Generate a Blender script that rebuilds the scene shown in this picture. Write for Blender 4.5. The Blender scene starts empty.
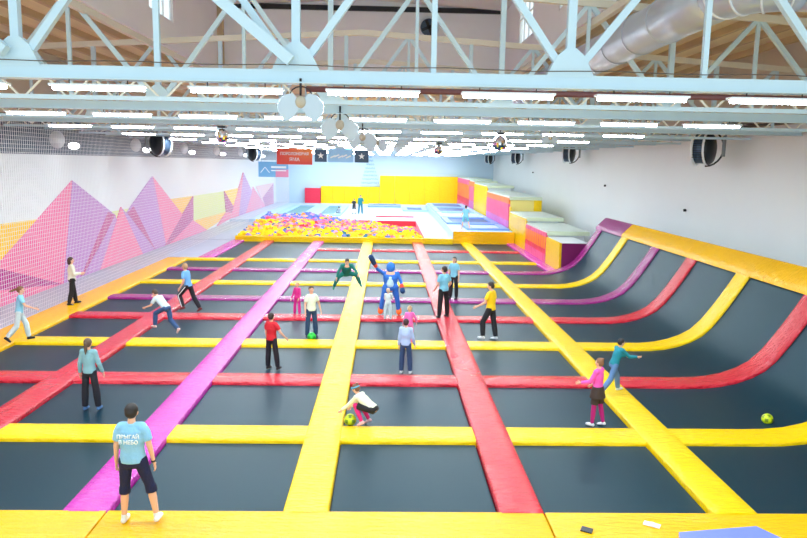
import bpy, bmesh, math, random
from math import sin, cos, pi, radians as R
from mathutils import Vector, Matrix
random.seed(7)
S = bpy.context.scene
COL = S.collection
# ------------------------------------------------------------------ camera, world, exposure
EYE = 5.2
cam_data = bpy.data.cameras.new('camera'); cam = bpy.data.objects.new('camera', cam_data); COL.objects.link(cam)
cam_data.sensor_width = 36; cam_data.lens = 708.82 / 807 * 36; cam_data.clip_end = 400
p, yw, rl = R(8.478), R(1.519), R(1.0148)
fw = Vector((sin(yw)*cos(p), cos(yw)*cos(p), -sin(p))); rt = Vector((cos(yw), -sin(yw), 0)); up = rt.cross(fw)
r2 = rt*cos(rl) + up*sin(rl); u2 = -rt*sin(rl) + up*cos(rl)
M = Matrix((r2, u2, -fw)).transposed().to_4x4(); M.translation = Vector((0, 0, EYE)); cam.matrix_world = M
S.camera = cam
w = bpy.data.worlds.new('daylight'); S.world = w; w.use_nodes = True
w.node_tree.nodes['Background'].inputs[0].default_value = (.76, .92, 1, 1)
w.node_tree.nodes['Background'].inputs[1].default_value = 1.0
S.view_settings.view_transform = 'Standard'; S.view_settings.look = 'None'; S.view_settings.gamma = 1
S.view_settings.exposure = .75
LAMP = 26.0; LAMP_WATT = 42
# ------------------------------------------------------------------ materials
def lin(c):
    return tuple((x/255/12.92 if x/255 <= .04045 else ((x/255+.055)/1.055)**2.4) for x in c) + (1,)
MATS = {}
def mat(name, rgb, rough=.6, metal=0, bump=0, bscale=20, vary=0, vscale=3, emit=0, spec=.5, stretch=(1, 1, 1), coat=0, alpha=1):
    if name in MATS: return MATS[name]
    m = bpy.data.materials.new(name); m.use_nodes = True; nt = m.node_tree; b = nt.nodes['Principled BSDF']
    c = lin(rgb)
    b.inputs['Base Color'].default_value = c; b.inputs['Roughness'].default_value = rough; b.inputs['Metallic'].default_value = metal
    b.inputs['Specular IOR Level'].default_value = spec; b.inputs['Coat Weight'].default_value = coat; b.inputs['Coat Roughness'].default_value = .22; b.inputs['Alpha'].default_value = alpha
    if emit: b.inputs['Emission Color'].default_value = c; b.inputs['Emission Strength'].default_value = emit
    if bump or vary:
        tc = nt.nodes.new('ShaderNodeTexCoord'); mp = nt.nodes.new('ShaderNodeMapping'); mp.inputs['Scale'].default_value = stretch
        nt.links.new(tc.outputs['Object'], mp.inputs[0])
    if bump:
        n = nt.nodes.new('ShaderNodeTexNoise'); n.inputs['Scale'].default_value = bscale; n.inputs['Detail'].default_value = 5
        nt.links.new(mp.outputs[0], n.inputs['Vector'])
        bp = nt.nodes.new('ShaderNodeBump'); bp.inputs['Strength'].default_value = bump; bp.inputs['Distance'].default_value = .05 if bscale != 9 else .14
        nt.links.new(n.outputs['Fac'], bp.inputs['Height']); nt.links.new(bp.outputs[0], b.inputs['Normal'])
    if vary:
        n = nt.nodes.new('ShaderNodeTexNoise'); n.inputs['Scale'].default_value = vscale; n.inputs['Detail'].default_value = 4
        nt.links.new(mp.outputs[0], n.inputs['Vector'])
        hs = nt.nodes.new('ShaderNodeMixRGB'); hs.inputs[1].default_value = tuple(x*(1-vary) for x in c[:3])+(1,); hs.inputs[2].default_value = tuple(min(1, x*(1+vary)) for x in c[:3])+(1,)
        nt.links.new(n.outputs['Fac'], hs.inputs[0]); nt.links.new(hs.outputs[0], b.inputs['Base Color'])
    MATS[name] = m; return m
VIN = dict(rough=.22, bump=.9, bscale=9, vary=.05, vscale=1.5, stretch=(.5, 1.6, 1), spec=.5, coat=.35)
VY = dict(VIN, spec=.3, coat=.1, bump=.45)
yel = mat('yellow_vinyl', (250, 206, 0), **VY); red = mat('red_vinyl', (216, 8, 46), **VIN)
mag = mat('magenta_vinyl', (214, 40, 184), **VIN); pur = mat('purple_vinyl', (160, 22, 128), **VIN)
amber = mat('amber_vinyl', (250, 188, 0), **VY)
plum = mat('plum_panel', (120, 0, 92), rough=.5); orange = mat('orange_vinyl', (255, 128, 10), rough=.4)
bed_m = mat('trampoline_fabric', (8, 44, 58), rough=.38, vary=.1, vscale=.6, spec=.22, bump=.05, bscale=60)
bed_m.node_tree.nodes['Principled BSDF'].inputs['Specular Tint'].default_value = (.4, .85, 1, 1)
dark = mat('black_frame', (18, 22, 26), rough=.7)
wallw = mat('white_wall_paint', (234, 240, 243), rough=.8, vary=.03, vscale=.4)
walls2 = mat('beige_upper_wall', (214, 204, 188), rough=.85, vary=.04, vscale=.5)
band_m = mat('blue_grey_wall_band', (62, 80, 100), rough=.7, vary=.5, vscale=1.2, stretch=(1, .5, 3))
roof_m = mat('beige_roof_boards', (240, 222, 184), rough=.85, vary=.22, vscale=.9, stretch=(3, .3, 1))
white_m = mat('white_plaster', (242, 244, 247), rough=.85, vary=.04, vscale=.6)
steel = mat('pale_blue_steel', (200, 226, 238), rough=.45, vary=.04, vscale=2)
steel2 = mat('cream_steel', (226, 222, 206), rough=.5, vary=.05, vscale=2)
purlin_m = mat('brown_purlin', (206, 186, 150), rough=.8)
floor_m = mat('pale_blue_matting', (186, 210, 234), rough=.5, vary=.04, vscale=.5)
grey_m = mat('grey_walkway', (176, 180, 198), rough=.7, vary=.06, vscale=1)
blk = mat('black_metal', (22, 26, 32), rough=.4); blueg = mat('blue_grey_grille', (70, 92, 118), rough=.4, metal=.3)
wht = mat('white_enamel', (236, 242, 246), rough=.3); chrome = mat('mirror', (235, 235, 240), rough=.08, metal=1)
galv = mat('galvanised_steel', (196, 208, 224), rough=.28, metal=.35, vary=.12, vscale=2, bump=.15, bscale=3)
tube_m = mat('lit_tube', (240, 248, 255), emit=LAMP)
dome_m = mat('lit_dome', (245, 250, 255), emit=5)
glass_m = mat('window_glass', (240, 248, 255), rough=.02, alpha=.15)
pipe_m = mat('dark_red_pipe', (104, 62, 64), rough=.5); brownp = mat('dark_brown_pipe', (92, 84, 78), rough=.6)
net_m = mat('white_net_cord', (232, 234, 240), rough=.7)
# ------------------------------------------------------------------ mesh helpers
class MB:
    def __init__(s): s.v = []; s.f = []; s.mi = []; s.mats = []; s.sm = []
    def m(s, mt):
        if mt not in s.mats: s.mats.append(mt)
        return s.mats.index(mt)
    def add(s, vs, fs, mt, smooth=False):
        o = len(s.v); s.v += [tuple(x) for x in vs]; i = s.m(mt)
        for f in fs: s.f.append([o+k for k in f]); s.mi.append(i); s.sm.append(smooth)
    def box(s, x0, x1, y0, y1, z0, z1, mt):
        vs = [(x, y, z) for z in (z0, z1) for y in (y0, y1) for x in (x0, x1)]
        s.add(vs, [(0,2,3,1), (4,5,7,6), (0,1,5,4), (2,6,7,3), (0,4,6,2), (1,3,7,5)], mt)
    def obox(s, c, ax, ay, az, mt):
        c = Vector(c); ax = Vector(ax); ay = Vector(ay); az = Vector(az)
        vs = [c + i*ax + j*ay + k*az for k in (-1, 1) for j in (-1, 1) for i in (-1, 1)]
        s.add(vs, [(0,2,3,1), (4,5,7,6), (0,1,5,4), (2,6,7,3), (0,4,6,2), (1,3,7,5)], mt)
    def bar(s, a, b, wd, mt, ht=None, ref=(0, 1, 0)):
        a = Vector(a); b = Vector(b); d = (b-a); L = d.length; d.normalize(); rf = Vector(ref)
        if abs(d.dot(rf)) > .95: rf = Vector((1, 0, 0))
        u = d.cross(rf).normalized(); v = u.cross(d)
        s.obox((a+b)/2, d*L/2, v*wd/2, u*(ht or wd)/2, mt)
    def tube(s, pts, rad, mt, n=8, cap=True, squash=None):
        pts = [Vector(q) for q in pts]; N = len(pts); rad = rad if isinstance(rad, (list, tuple)) else [rad]*N
        rings = []; prev = None
        for i, q in enumerate(pts):
            t = (pts[min(i+1, N-1)] - pts[max(i-1, 0)]).normalized()
            if prev is None:
                rf = Vector((0, 0, 1)) if abs(t.z) < .9 else Vector((1, 0, 0)); u = t.cross(rf).normalized()
            else: u = (prev - t*prev.dot(t)).normalized()
            prev = u; v = t.cross(u)
            rings.append([q + rad[i]*(cos(2*pi*k/n)*u + sin(2*pi*k/n)*v) for k in range(n)])
        vs = [x for r_ in rings for x in r_]
        fs = [(i*n+k, i*n+(k+1) % n, (i+1)*n+(k+1) % n, (i+1)*n+k) for i in range(N-1) for k in range(n)]
        if cap: fs += [tuple(range(n))[::-1], tuple((N-1)*n+k for k in range(n))]
        s.add(vs, fs, mt, True)
    def ell(s, c, r, mt, n=12, mrot=None):
        c = Vector(c); vs = []; fs = []; m_ = n//2
        for i in range(m_+1):
            th = pi*i/m_
            for k in range(n):
                q = Vector((r[0]*sin(th)*cos(2*pi*k/n), r[1]*sin(th)*sin(2*pi*k/n), r[2]*cos(th)))
                if mrot: q = mrot @ q
                vs.append(c+q)
        for i in range(m_):
            for k in range(n): fs.append((i*n+k, (i+1)*n+k, (i+1)*n+(k+1) % n, i*n+(k+1) % n))
        s.add(vs, fs, mt, True)
    def mesh(s, name):
        me = bpy.data.meshes.new(name); me.from_pydata(s.v, [], s.f)
        for m_ in s.mats: me.materials.append(m_)
        me.polygons.foreach_set('material_index', s.mi); me.polygons.foreach_set('use_smooth', s.sm); me.update()
        return me
    def build(s, name, parent=None, bevel=0):
        me = s.mesh(name)
        bm = bmesh.new(); bm.from_mesh(me); bmesh.ops.remove_doubles(bm, verts=bm.verts, dist=1e-5); bmesh.ops.recalc_face_normals(bm, faces=bm.faces)
        if bevel: bmesh.ops.bevel(bm, geom=[e for e in bm.edges], offset=bevel, segments=2, affect='EDGES', profile=.6)
        bm.to_mesh(me); bm.free()
        o = bpy.data.objects.new(name, me); COL.objects.link(o)
        if parent: o.parent = parent
        return o
def tag(o, label, cat, group=None, kind=None):
    if label: o['label'] = label
    if cat: o['category'] = cat
    if group: o['group'] = group
    if kind: o['kind'] = kind
    return o
def empty(name, loc, label, cat, group=None, rz=0):
    o = bpy.data.objects.new(name, None); COL.objects.link(o); o.location = loc; o.rotation_euler = (0, 0, rz); o.empty_display_size = .2
    return tag(o, label, cat, group)
def struct(o): o['kind'] = 'structure'; return o
def copy_tree(o, parent=None):
    c = o.copy(); COL.objects.link(c)
    if parent: c.parent = parent
    for ch in list(o.children): copy_tree(ch, c)
    return c
ORD = ['nearest', 'second', 'third', 'fourth', 'fifth', 'sixth', 'seventh', 'eighth', 'ninth', 'tenth', 'eleventh', 'twelfth', 'thirteenth', 'fourteenth']
LORD = ['leftmost'] + ORD[1:]
# ------------------------------------------------------------------ room shell
XL, XR, YB = -13.35, 13.05, 87.0
YF = 2.0
b = MB(); b.box(XL-.3, XR+.3, YF, YB+.3, -.9, -.3, dark); struct(b.build('floor'))
b = MB(); b.box(XR, XR+.3, YF, YB+.3, -.3, 6.66, wallw); b.box(XR, XR+.3, YF, YB+.3, 6.66, 9.44, walls2); struct(b.build('wall_right'))
b = MB(); b.box(XL-.3, XL, YF, YB+.3, -.3, 5.3, wallw); b.box(XL-.3, XL, YF, YB+.3, 5.3, 6.62, band_m); b.box(XL-.3, XL, YF, YB+.3, 6.62, 9.44, walls2); struct(b.build('wall_left'))
b = MB(); b.box(XL-.3, XR+.3, YB, YB+.3, -.3, 9.4, mat('pale_blue_wall_paint', (196, 218, 234), rough=.8)); struct(b.build('wall_back'))
# roof: sloping boards on both sides of a raised lantern, then a plain gable
RX = -.8
def rz(x): return 9.25 - abs(x-RX)*.062
ML, MR, MY, MT = -7.9, 5.5, 34.5, 12.6
def rf(x): return 9.3
def slab(bb, x0, x1, y0, y1, mt, t=.15):
    vs = [(x0, y0, rf(x0)), (x1, y0, rf(x1)), (x1, y1, rf(x1)), (x0, y1, rf(x0))]
    vs += [(a, c, d+t) for a, c, d in vs]
    bb.add(vs, [(0,1,2,3), (7,6,5,4), (0,4,5,1), (1,5,6,2), (2,6,7,3), (3,7,4,0)], mt)
b = MB(); slab(b, XL-.3, ML-.08, YF, MY, roof_m); slab(b, MR+.08, XR+.3, YF, MY, roof_m)
slab(b, XL-.3, RX, MY, YB+.3, roof_m); slab(b, RX, XR+.3, MY, YB+.3, roof_m)
vs = [(ML, YF, MT-.3), (RX-.3, YF, MT+.1), (MR, YF, MT-.3), (MR, MY, MT-.3), (RX-.3, MY, MT+.1), (ML, MY, MT-.3)]
b.add(vs+[(x, y, z+.15) for x, y, z in vs], [(0,1,4,5), (1,2,3,4), (11,10,7,6), (10,9,8,7)], white_m)
struct(b.build('ceiling'))
def lantern_wall(x, t, wy):
    bb = MB(); zb, zt, w0, w1 = rf(x)-.12, MT, 10.15, 12.25
    bb.box(x, x+t, YF, MY, zb, w0, white_m); bb.box(x, x+t, YF, MY, w1, zt, white_m); y = YF
    for a, c in wy: bb.box(x, x+t, y, a, w0, w1, white_m); y = c
    bb.box(x, x+t, y, MY, w0, w1, white_m)
    return bb
WYL = [(6.3, 9), (12.4, 15.1), (18.5, 21.2), (24.6, 27.3)]; WYR = [(6.3, 9), (12.4, 15.1), (21, 23.7), (28, 30.8)]
struct(lantern_wall(ML-.15, .15, WYL).build('wall_lantern_left')); struct(lantern_wall(MR, .15, WYR).build('wall_lantern_right'))
b = MB(); b.box(ML, MR, MY, MY+.15, rf(ML)-.1, MT+.2, white_m); b.box(ML, MR, MY-.12, MY, MT-.42, MT-.2, blk); b.box(ML, ML+.25, MY-.3, MY, 9.2, MT-.3, purlin_m); struct(b.build('wall_lantern_back'))
n = 0
for x, wy in ((ML-.1, WYL), (MR+.05, WYR)):
    for a, c in wy:
        n += 1; t = bpy.data.objects.new('window_%d' % n, None); COL.objects.link(t); t.location = (x, (a+c)/2, 10.15); struct(t)
        hw = (c-a)/2; f = MB()
        for z0, z1 in ((0, .07), (1.0, 1.05), (2.03, 2.1)): f.box(-.03, .03, -hw, hw, z0, z1, wht)
        for yy in (-hw+.03, -hw/3, hw/3, hw-.03): f.box(-.03, .03, yy-.03, yy+.03, 0, 2.1, wht)
        f.build('window_frame', t); f = MB(); f.box(-.005, .005, -hw, hw, 0, 2.1, glass_m); f.build('window_pane', t)
# purlins under the boards
k = 0
for x in [-12.9, -11.5, -10.1, -8.9, 6.2, 7.4, 8.6, 9.9, 11.2, 12.5]:
    b = MB(); z = rf(x); b.box(x-.07, x+.07, YF, YB, z-.2, z, purlin_m); k += 1; struct(b.build('trim_%d' % k))
for x in [-6, -3, 0, 3]:
    b = MB(); z = rf(x); b.box(x-.07, x+.07, MY+.2, YB, z-.2, z, purlin_m); k += 1; struct(b.build('trim_%d' % k))
# ------------------------------------------------------------------ mural on left wall
mc = {'yel': mat('mural_yellow', (255, 205, 20), rough=.8), 'grn': mat('mural_lime', (222, 236, 150), rough=.8), 'pnk': mat('mural_pink', (242, 112, 166), rough=.8),
      'mag': mat('mural_magenta', (190, 34, 140), rough=.8), 'lil': mat('mural_lilac', (192, 130, 204), rough=.8), 'pch': mat('mural_peach', (244, 190, 190), rough=.8)}
MURAL = [
 ('yel', [(6, 3.1), (28.17, 2.83), (28.89, 0.02), (6, 0.02)]),
 ('grn', [(33.36, 2.62), (37.27, 2.63), (40.42, 2.57), (38.53, 0.3), (33.06, 0.02)]),
 ('lil', [(30.8, .02), (33, 1.4), (41.3, 1.4), (44, .02)]),
 ('yel', [(43.77, 2.76), (49.43, 2.72), (51.01, 0.02), (43.88, 0.02)]),
 ('grn', [(49.43, 2.72), (62.32, 2.65), (62.15, 0.66), (49.51, 0.91)]),
 ('yel', [(49.78, 1.0), (59.45, 0.93), (56.89, 0.31), (52.73, 0.02)]),
 ('yel', [(58.87, 2.69), (64.43, 2.75), (65.13, 0.54), (61.73, 0.43)]),
 ('pnk', [(21.06, 0.02), (30.62, 4.23), (29.86, 0.02)]),
 ('mag', [(14, 4.4), (29.21, 0.02), (14, 1.8)]),
 ('pnk', [(10, 2.4), (29.21, 0.02), (8, 0.02)]),
 ('lil', [(30.62, 4.23), (35.31, 2.41), (30.86, 0.02), (29.3, 0.02)]),
 ('mag', [(34.32, 2.65), (35.31, 2.41), (31.3, 0.11), (30.99, 0.07)]),
 ('lil', [(35.19, 2.44), (31.47, 0.02), (36.96, 0.02)]),
 ('lil', [(36.02, 2.78), (41.35, 0.02), (35.55, 0.02)]),
 ('pnk', [(36.02, 2.78), (33.04, 0.02), (38.95, 0.02)]),
 ('lil', [(41.02, 4.21), (36.74, 2.43), (40.82, 0.02), (43.47, 0.02)]),
 ('pnk', [(41.02, 4.21), (47.33, 1.36), (43.07, 0.02)]),
 ('mag', [(36.81, 2.42), (37.72, 2.73), (41.01, 0.02)]),
 ('mag', [(49.43, 2.72), (49.27, 1.07), (43.47, 0.02), (42.68, 0.02)]),
 ('pnk', [(49.14, 1.08), (53.02, 0.02), (43.87, 0.02)]),
 ('mag', [(58.87, 2.69), (63.82, 0.54), (59.44, 0.85)]),
 ('pnk', [(59.45, 0.93), (64.24, 0.42), (56.2, 0.05)]),
 ('lil', [(66.78, 4.1), (71.1, 2.12), (67.88, 0.02), (61.71, 0.17)]),
 ('pnk', [(66.78, 4.1), (60.92, 0.32), (64.21, 0.07)]),
 ('pnk', [(71.66, 2.6), (79.24, 0.02), (67.42, 0.2)]),
 ('pch', [(73.31, 2.59), (84.32, 2.64), (80.59, 0.05), (77.96, 0.43)]),
 ('mag', [(84.32, 2.64), (84.15, 0.02), (78.59, 0.06), (76.76, 1.25)]),
]
b = MB()
for i, (c, pl) in enumerate(MURAL):
    x = XL + .012 + .004*i; n_ = len(pl)
    b.add([(x, y, z) for y, z in pl] + [(XL, y, z) for y, z in pl], [tuple(range(n_))] + [(j, n_+j, n_+(j+1) % n_, (j+1) % n_) for j in range(n_)], mc[c])
tag(b.build('wall_mural'), 'painted mural of pink, lilac and magenta mountain peaks on yellow along the left wall', 'mural')
GEND0 = 47.1
# grey walkway between the pads and the wall
b = MB(); b.box(XL, -11.62, YF+4, YB, -.3, 0.0, grey_m); b.box(-11.62, -10.1, 38.2, GEND0, -.3, -.002, grey_m); struct(b.build('floor_walkway'))
# ------------------------------------------------------------------ trampoline grid
ROWS = [10.0, 13.58, 17.1, 20.56, 24.07, 27.37, 30.93, 34.66, 38.2, 43.01]   # far edges of the cross pads
GEND = 47.1
CX = [-11.25, -7.68, -4.41, -1.14, 2.12, 5.39, 8.4]
HW = .345
RAMP = [(7.2, 0), (7.7, .01), (8.1, .05), (8.5, .14), (8.85, .27), (9.15, .44), (9.45, .73), (9.75, 1.13), (10.0, 1.5), (10.25, 1.9), (10.47, 2.26)]
def ramp_norm(i, pts):
    a = Vector((pts[max(i-1, 0)][0], 0, pts[max(i-1, 0)][1])); c = Vector((pts[min(i+1, len(pts)-1)][0], 0, pts[min(i+1, len(pts)-1)][1]))
    t = (c-a).normalized(); return Vector((-t.z, 0, t.x))
PROF = [(-.5, -.13), (-.5, -.045), (-.485, -.015), (-.45, 0), (-.25, .006), (0, .01), (.25, .006), (.45, 0), (.485, -.015), (.5, -.045), (.5, -.13)]
def sweep(bb, pts, nrm, wax, width, mt, lift=0, wob=0):
    rings = []
    for q, nn in zip(pts, nrm):
        rings.append([Vector(q) + Vector(wax)*(u*width) + Vector(nn)*(h+lift+random.uniform(-wob, wob)*(abs(u) < .4)) for u, h in PROF])
    n_ = len(PROF); vs = [x for r_ in rings for x in r_]
    fs = [(i*n_+k, i*n_+k+1, (i+1)*n_+k+1, (i+1)*n_+k) for i in range(len(pts)-1) for k in range(n_-1)]
    fs += [((i+1)*n_, (i+1)*n_+n_-1, i*n_+n_-1, i*n_) for i in range(len(pts)-1)]
    fs += [tuple(range(n_)), tuple(range((len(pts)-1)*n_, len(pts)*n_))[::-1]]
    bb.add(vs, fs, mt, False)
def pad_x(name, x0, x1, y, mt, label, group, width=.76, ramp=False):
    step = .45; xe_ = min(x1, 7.2) if ramp else x1; k_ = max(2, int((xe_-x0)/step)); pts = [(x0+(xe_-x0)*i/k_, 0) for i in range(k_+1)]
    if ramp: pts += RAMP[1:]
    nr = [ramp_norm(i, pts) for i in range(len(pts))]
    bb = MB(); sweep(bb, [(x, y, z) for x, z in pts], nr, (0, 1, 0), width, mt, wob=.004)
    o = bb.build(name); smooth(o); return tag(o, label, 'pad', group)
def smooth(o):
    for q in o.data.polygons: q.use_smooth = len(q.vertices) == 4 and q.area < 2
    try: o.data.set_sharp_from_angle(angle=R(50))
    except Exception: pass
rowcol = {1: ('yellow', yel), 2: ('red', red), 3: ('yellow', yel), 4: ('red', red), 5: ('purple', pur), 6: ('yellow', yel), 7: ('purple', pur), 8: ('yellow', yel), 9: ('red', red)}
colname = ['net border', 'left red', 'magenta', 'middle yellow', 'right red', 'right yellow']
for r in range(1, 10):
    cn, cm = rowcol[r]; y = ROWS[r] - .38
    c0 = 2 if r == 9 else 0
    for c in range(c0, 6):
        x0 = CX[c]+HW-.02; x1 = CX[c+1]-HW+.02
        if c == 0: x0 = -10.5 if r < 8 else -11.0
        ramp = c == 5 and r <= 7
        if c == 5 and not ramp: x1 = 8.12
        if ramp: x1 = 7.2
        where = 'running up the ramp' if ramp else ('between %s and %s long pads' % (colname[c], colname[c+1]) if c < 5 else 'ending at the boxes')
        pad_x('cross_pad', x0, x1, y, cm, '%s cross pad of the %s row, %s' % (cn, ORD[r-1], where), '%s cross pads between trampolines' % cn, ramp=ramp)
# long pads
def pad_y(name, x, y0, y1, wd, mt, label, group, z=.02, step=.5, x1=None):
    k_ = max(2, int((y1-y0)/step)); pts = [(x + (0 if x1 is None else (x1-x)*i/k_), y0+(y1-y0)*i/k_, z) for i in range(k_+1)]
    bb = MB(); sweep(bb, pts, [(0, 0, 1)]*len(pts), (1, 0, 0), wd, mt, wob=.006)
    o = bb.build(name); smooth(o); return tag(o, label, 'pad', group)
G = 'long pads running away from the viewer'
pad_y('border_pad', -11.07, 10.02, 37.9, 1.2, amber, 'wide amber yellow border pad along the net where a woman in white stands', G)
pad_y('long_pad', -9.7, 38.2, GEND, .8, mag, 'short pink magenta pad along the net beyond the yellow border, up to the foam pit', G)
for c, (nm, mt) in enumerate([('red long pad, leftmost, crossing behind the girl with a ponytail', red), ('magenta long pad behind the man in the light blue shirt', mag), ('yellow long pad through the middle of the trampolines', yel), ('pinkish red long pad right of the yellow middle one', red), ('plain bright yellow long pad, rightmost one beside the ramps', yel)]):
    pad_y('long_pad', CX[c+1], 9.95, GEND, HW*2, mt, nm, G, z=.025+.002*c)
pad_y('long_pad', 8.4, 34.3, GEND, .55, mag, 'narrow pink magenta pad along the foot of the stepped boxes', G, z=.025)
# front platform
for x0, x1, nm in [(-13, -4.08, 'left'), (-4.06, 2.44, 'middle'), (2.46, 12.5, 'right')]:
    b = MB(); b.box(x0, x1, 5.5, 9.99, -.1, .03, amber); o = b.build('platform_pad', bevel=.025); smooth(o)
    tag(o, '%s amber yellow padded platform along the bottom edge of the view' % nm, 'pad', 'front platform pads')
# beds
bedbase = MB()
def bed(x0, x1, y0, y1, label, ramp=False):
    t = empty('trampoline', ((x0+x1)/2, (y0+y1)/2, -.3), label, 'trampoline', 'black trampolines between the pads')
    T = Vector(t.location); bb = MB(); z = -.075
    nx = 8
    xq = min(x1, 7.2) if ramp else x1; pts = [(x0+(xq-x0)*i/nx, 0) for i in range(nx+1)]
    if ramp: pts += RAMP[1:]
    vs = []; ny = 6
    for i, (x, zz) in enumerate(pts):
        nn = ramp_norm(i, pts); 
        for j in range(ny+1):
            q = Vector((x, y0+(y1-y0)*j/ny, zz)) + nn*(z); vs.append(q-T)
    fs = [(i*(ny+1)+j, (i+1)*(ny+1)+j, (i+1)*(ny+1)+j+1, i*(ny+1)+j+1) for i in range(len(pts)-1) for j in range(ny)]
    bb.add(vs, fs, bed_m, True); o = bb.build('bed', t)
    sol = o.modifiers.new('thickness', 'SOLIDIFY'); sol.thickness = .012; sol.use_rim = False
    fr = MB(); e = .07
    xe = pts[-1][0] if not ramp else 7.2
    for yy in (y0-e/2, y1+e/2): fr.box(x0-T.x-.03, xe-T.x, yy-T.y-e/2, yy-T.y+e/2, 0, .2, dark)
    for xx in (x0, xe): fr.box(xx-T.x-e, xx-T.x, y0-T.y, y1-T.y, 0, .2, dark)
    if ramp:
        for yy in (y0-e/2, y1+e/2):
            for a, c in zip(pts[:-1], pts[1:]):
                if a[0] >= 7.2: fr.bar((a[0]-T.x, yy-T.y, a[1]+.3-.16), (c[0]-T.x, yy-T.y, c[1]+.3-.16), .06, dark)
    fr.build('frame', t)
EDG = [(ROWS[i], ROWS[i+1]-.76) for i in range(9)] + [(ROWS[9], GEND-.1)]
for r, (y0, y1) in enumerate(EDG):
    for c in range(6):
        x0, x1 = CX[c]+HW, CX[c+1]-HW
        if c == 0: x0 = -10.45 if r < 8 else -9.3
        ya, yb = y0+.03, y1-.03
        if r == 9 and c < 2: continue
        if r == 8 and c < 2: yb = GEND-.15
        ramp = c == 5 and r <= 6
        if c == 5 and not ramp: x1 = 8.1
        bed(x0+.02, x1-.02, ya, yb, 'black trampoline, %s row away, %s from the left%s' % (ORD[r], LORD[c], ', curving up the wall' if ramp else ''), ramp)
# the rail along the top of the ramps
RP = [(10.40, 2.16), (10.42, 2.28), (10.50, 2.36), (10.85, 2.70), (10.92, 2.72), (11.0, 2.66), (11.0, 2.45)]
def rail(y0, y1, mt, label):
    bb = MB(); k_ = max(2, int((y1-y0)/.5)); vs = []; n_ = len(RP)
    for i in range(k_+1):
        y = y0+(y1-y0)*i/k_
        for j, (x, z) in enumerate(RP): vs.append((x, y, z + (random.uniform(-.006, .006) if 0 < i < k_ and j in (2, 3) else 0)))
    fs = [(i*n_+j, i*n_+j+1, (i+1)*n_+j+1, (i+1)*n_+j) for i in range(k_) for j in range(n_-1)]
    fs += [(i*n_+n_-1, i*n_, (i+1)*n_, (i+1)*n_+n_-1) for i in range(k_)] + [tuple(range(n_)), tuple(range(k_*n_, (k_+1)*n_))[::-1]]
    bb.add(vs, fs, mt); o = bb.build('ramp_rail_pad'); smooth(o); tag(o, label, 'pad', 'pads along the top of the ramps')
for a, c, t in [(7.5, 13.6, 'past the right edge of the view'), (13.62, 19.0, 'by the nearest red ramp strip'), (19.02, 24.2, 'topmost near the crimson ramp strip'), (24.22, 30.9, 'ending at the purple rail pad')]:
    rail(a, c, amber, 'amber yellow rail pad atop the ramps, %s' % t)
rail(30.95, 34.75, pur, 'purple rail pad at the far top end of the black ramps')
b = MB()
pts = [(x, z-.22) for x, z in RAMP if x >= 7.7] + [(10.9, 2.45), (11.0, 2.45), (11.0, -.3), (7.7, -.3)]
n_ = len(pts); b.add([(x, 7.5, z) for x, z in pts] + [(x, 34.6, z) for x, z in pts], [tuple(range(n_)), tuple(range(n_, 2*n_))[::-1]] + [(i, n_+i, n_+(i+1) % n_, (i+1) % n_) for i in range(n_)], dark)
tag(b.build('ramp_support'), 'black base carrying the curved trampoline ramps along the right wall', 'support')
# ------------------------------------------------------------------ stepped boxes on the right
pale_y = mat('pale_yellow_board', (240, 222, 130), rough=.5); top_m = mat('grey_green_board', (200, 212, 206), rough=.6); netpink = mat('pink_mesh_panel', (236, 90, 140), rough=.5, vary=.3, vscale=4)
lilp = mat('lilac_mesh_panel', (206, 120, 200), rough=.5, vary=.3, vscale=4); rpan = mat('red_panel', (226, 36, 70), rough=.5)
greyw = mat('pale_grey_board', (214, 222, 226), rough=.6)
BX0, BX1 = 8.72, 10.75
tiers = [(34.8, 37.8, 1.42, 'y', 0), (37.85, 43.5, 1.62, 'n', .2), (43.55, 49.3, 1.93, 'y', .2), (49.9, 61, 2.9, 'l', .2), (61.05, 70, 3.35, 'y', .2), (70.05, 74, 3.5, 'l', .2), (74.05, 86.3, 3.6, 'n', .2)]
desc = ['yellow sided plum fronted box nearest the ramps', 'pink and orange sided box with grey top, second in the stepped row', 'yellow sided box with grey top, third in the stepped row', 'orange and lilac sided box with pale yellow front beyond the step', 'bright yellow sided box far along the stepped row', 'narrow orange sided box just before the last far box', 'last box of the stepped row against the far wall']
for (y0, y1, h, kd, t), dsc in zip(tiers, desc):
    o = empty('padded_box', (BX0, y0, 0), dsc, 'box', 'stepped row of padded boxes on the right')
    z0 = -.3; L = y1-y0; W = (BX1 if y0 > 36 else 10.1)-BX0
    bb = MB(); bb.box(.05, W, 0.02, L, z0, h-.02, plum if y0 < 36 else (pale_y if 49 < y0 < 55 else greyw)); bb.build('body', o)
    if y0 > 49:
        bb = MB(); bb.box(W-.3, W+.25, -.03, .02, h-.9, h-.1, yel); bb.build('front_pad', o) if y0 < 55 else None
    bb = MB()
    if kd == 'y': bb.box(-.06, .05, 0, L, z0, h, yel)
    else:
        zs = [z0, h*.28, h*.45, h*.86, h]
        cols = [netpink, rpan, orange, netpink] if kd == 'n' else [lilp, lilp, netpink, orange]
        for a, c, m_ in zip(zs[:-1], zs[1:], cols): bb.box(-.06, .05, 0, L, a, c, m_)
        for q in range(int(L/.6)): bb.box(-.075, -.055, q*.6, q*.6+.03, z0, h, netpink)
    bb.build('side_pad', o)
    if t:
        bb = MB(); bb.box(-.02, W+.25, -.04, L, h, h+.1, top_m); bb.box(-.02, W+.25, -.06, -.03, h-.12, h+.1, mat('pale_green_board', (206, 218, 190), rough=.6)); bb.build('top_board', o)
    else:
        bb = MB(); bb.box(.02, W, 0.0, L, h-.02, h+.01, greyw); bb.build('top_board', o)
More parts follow.
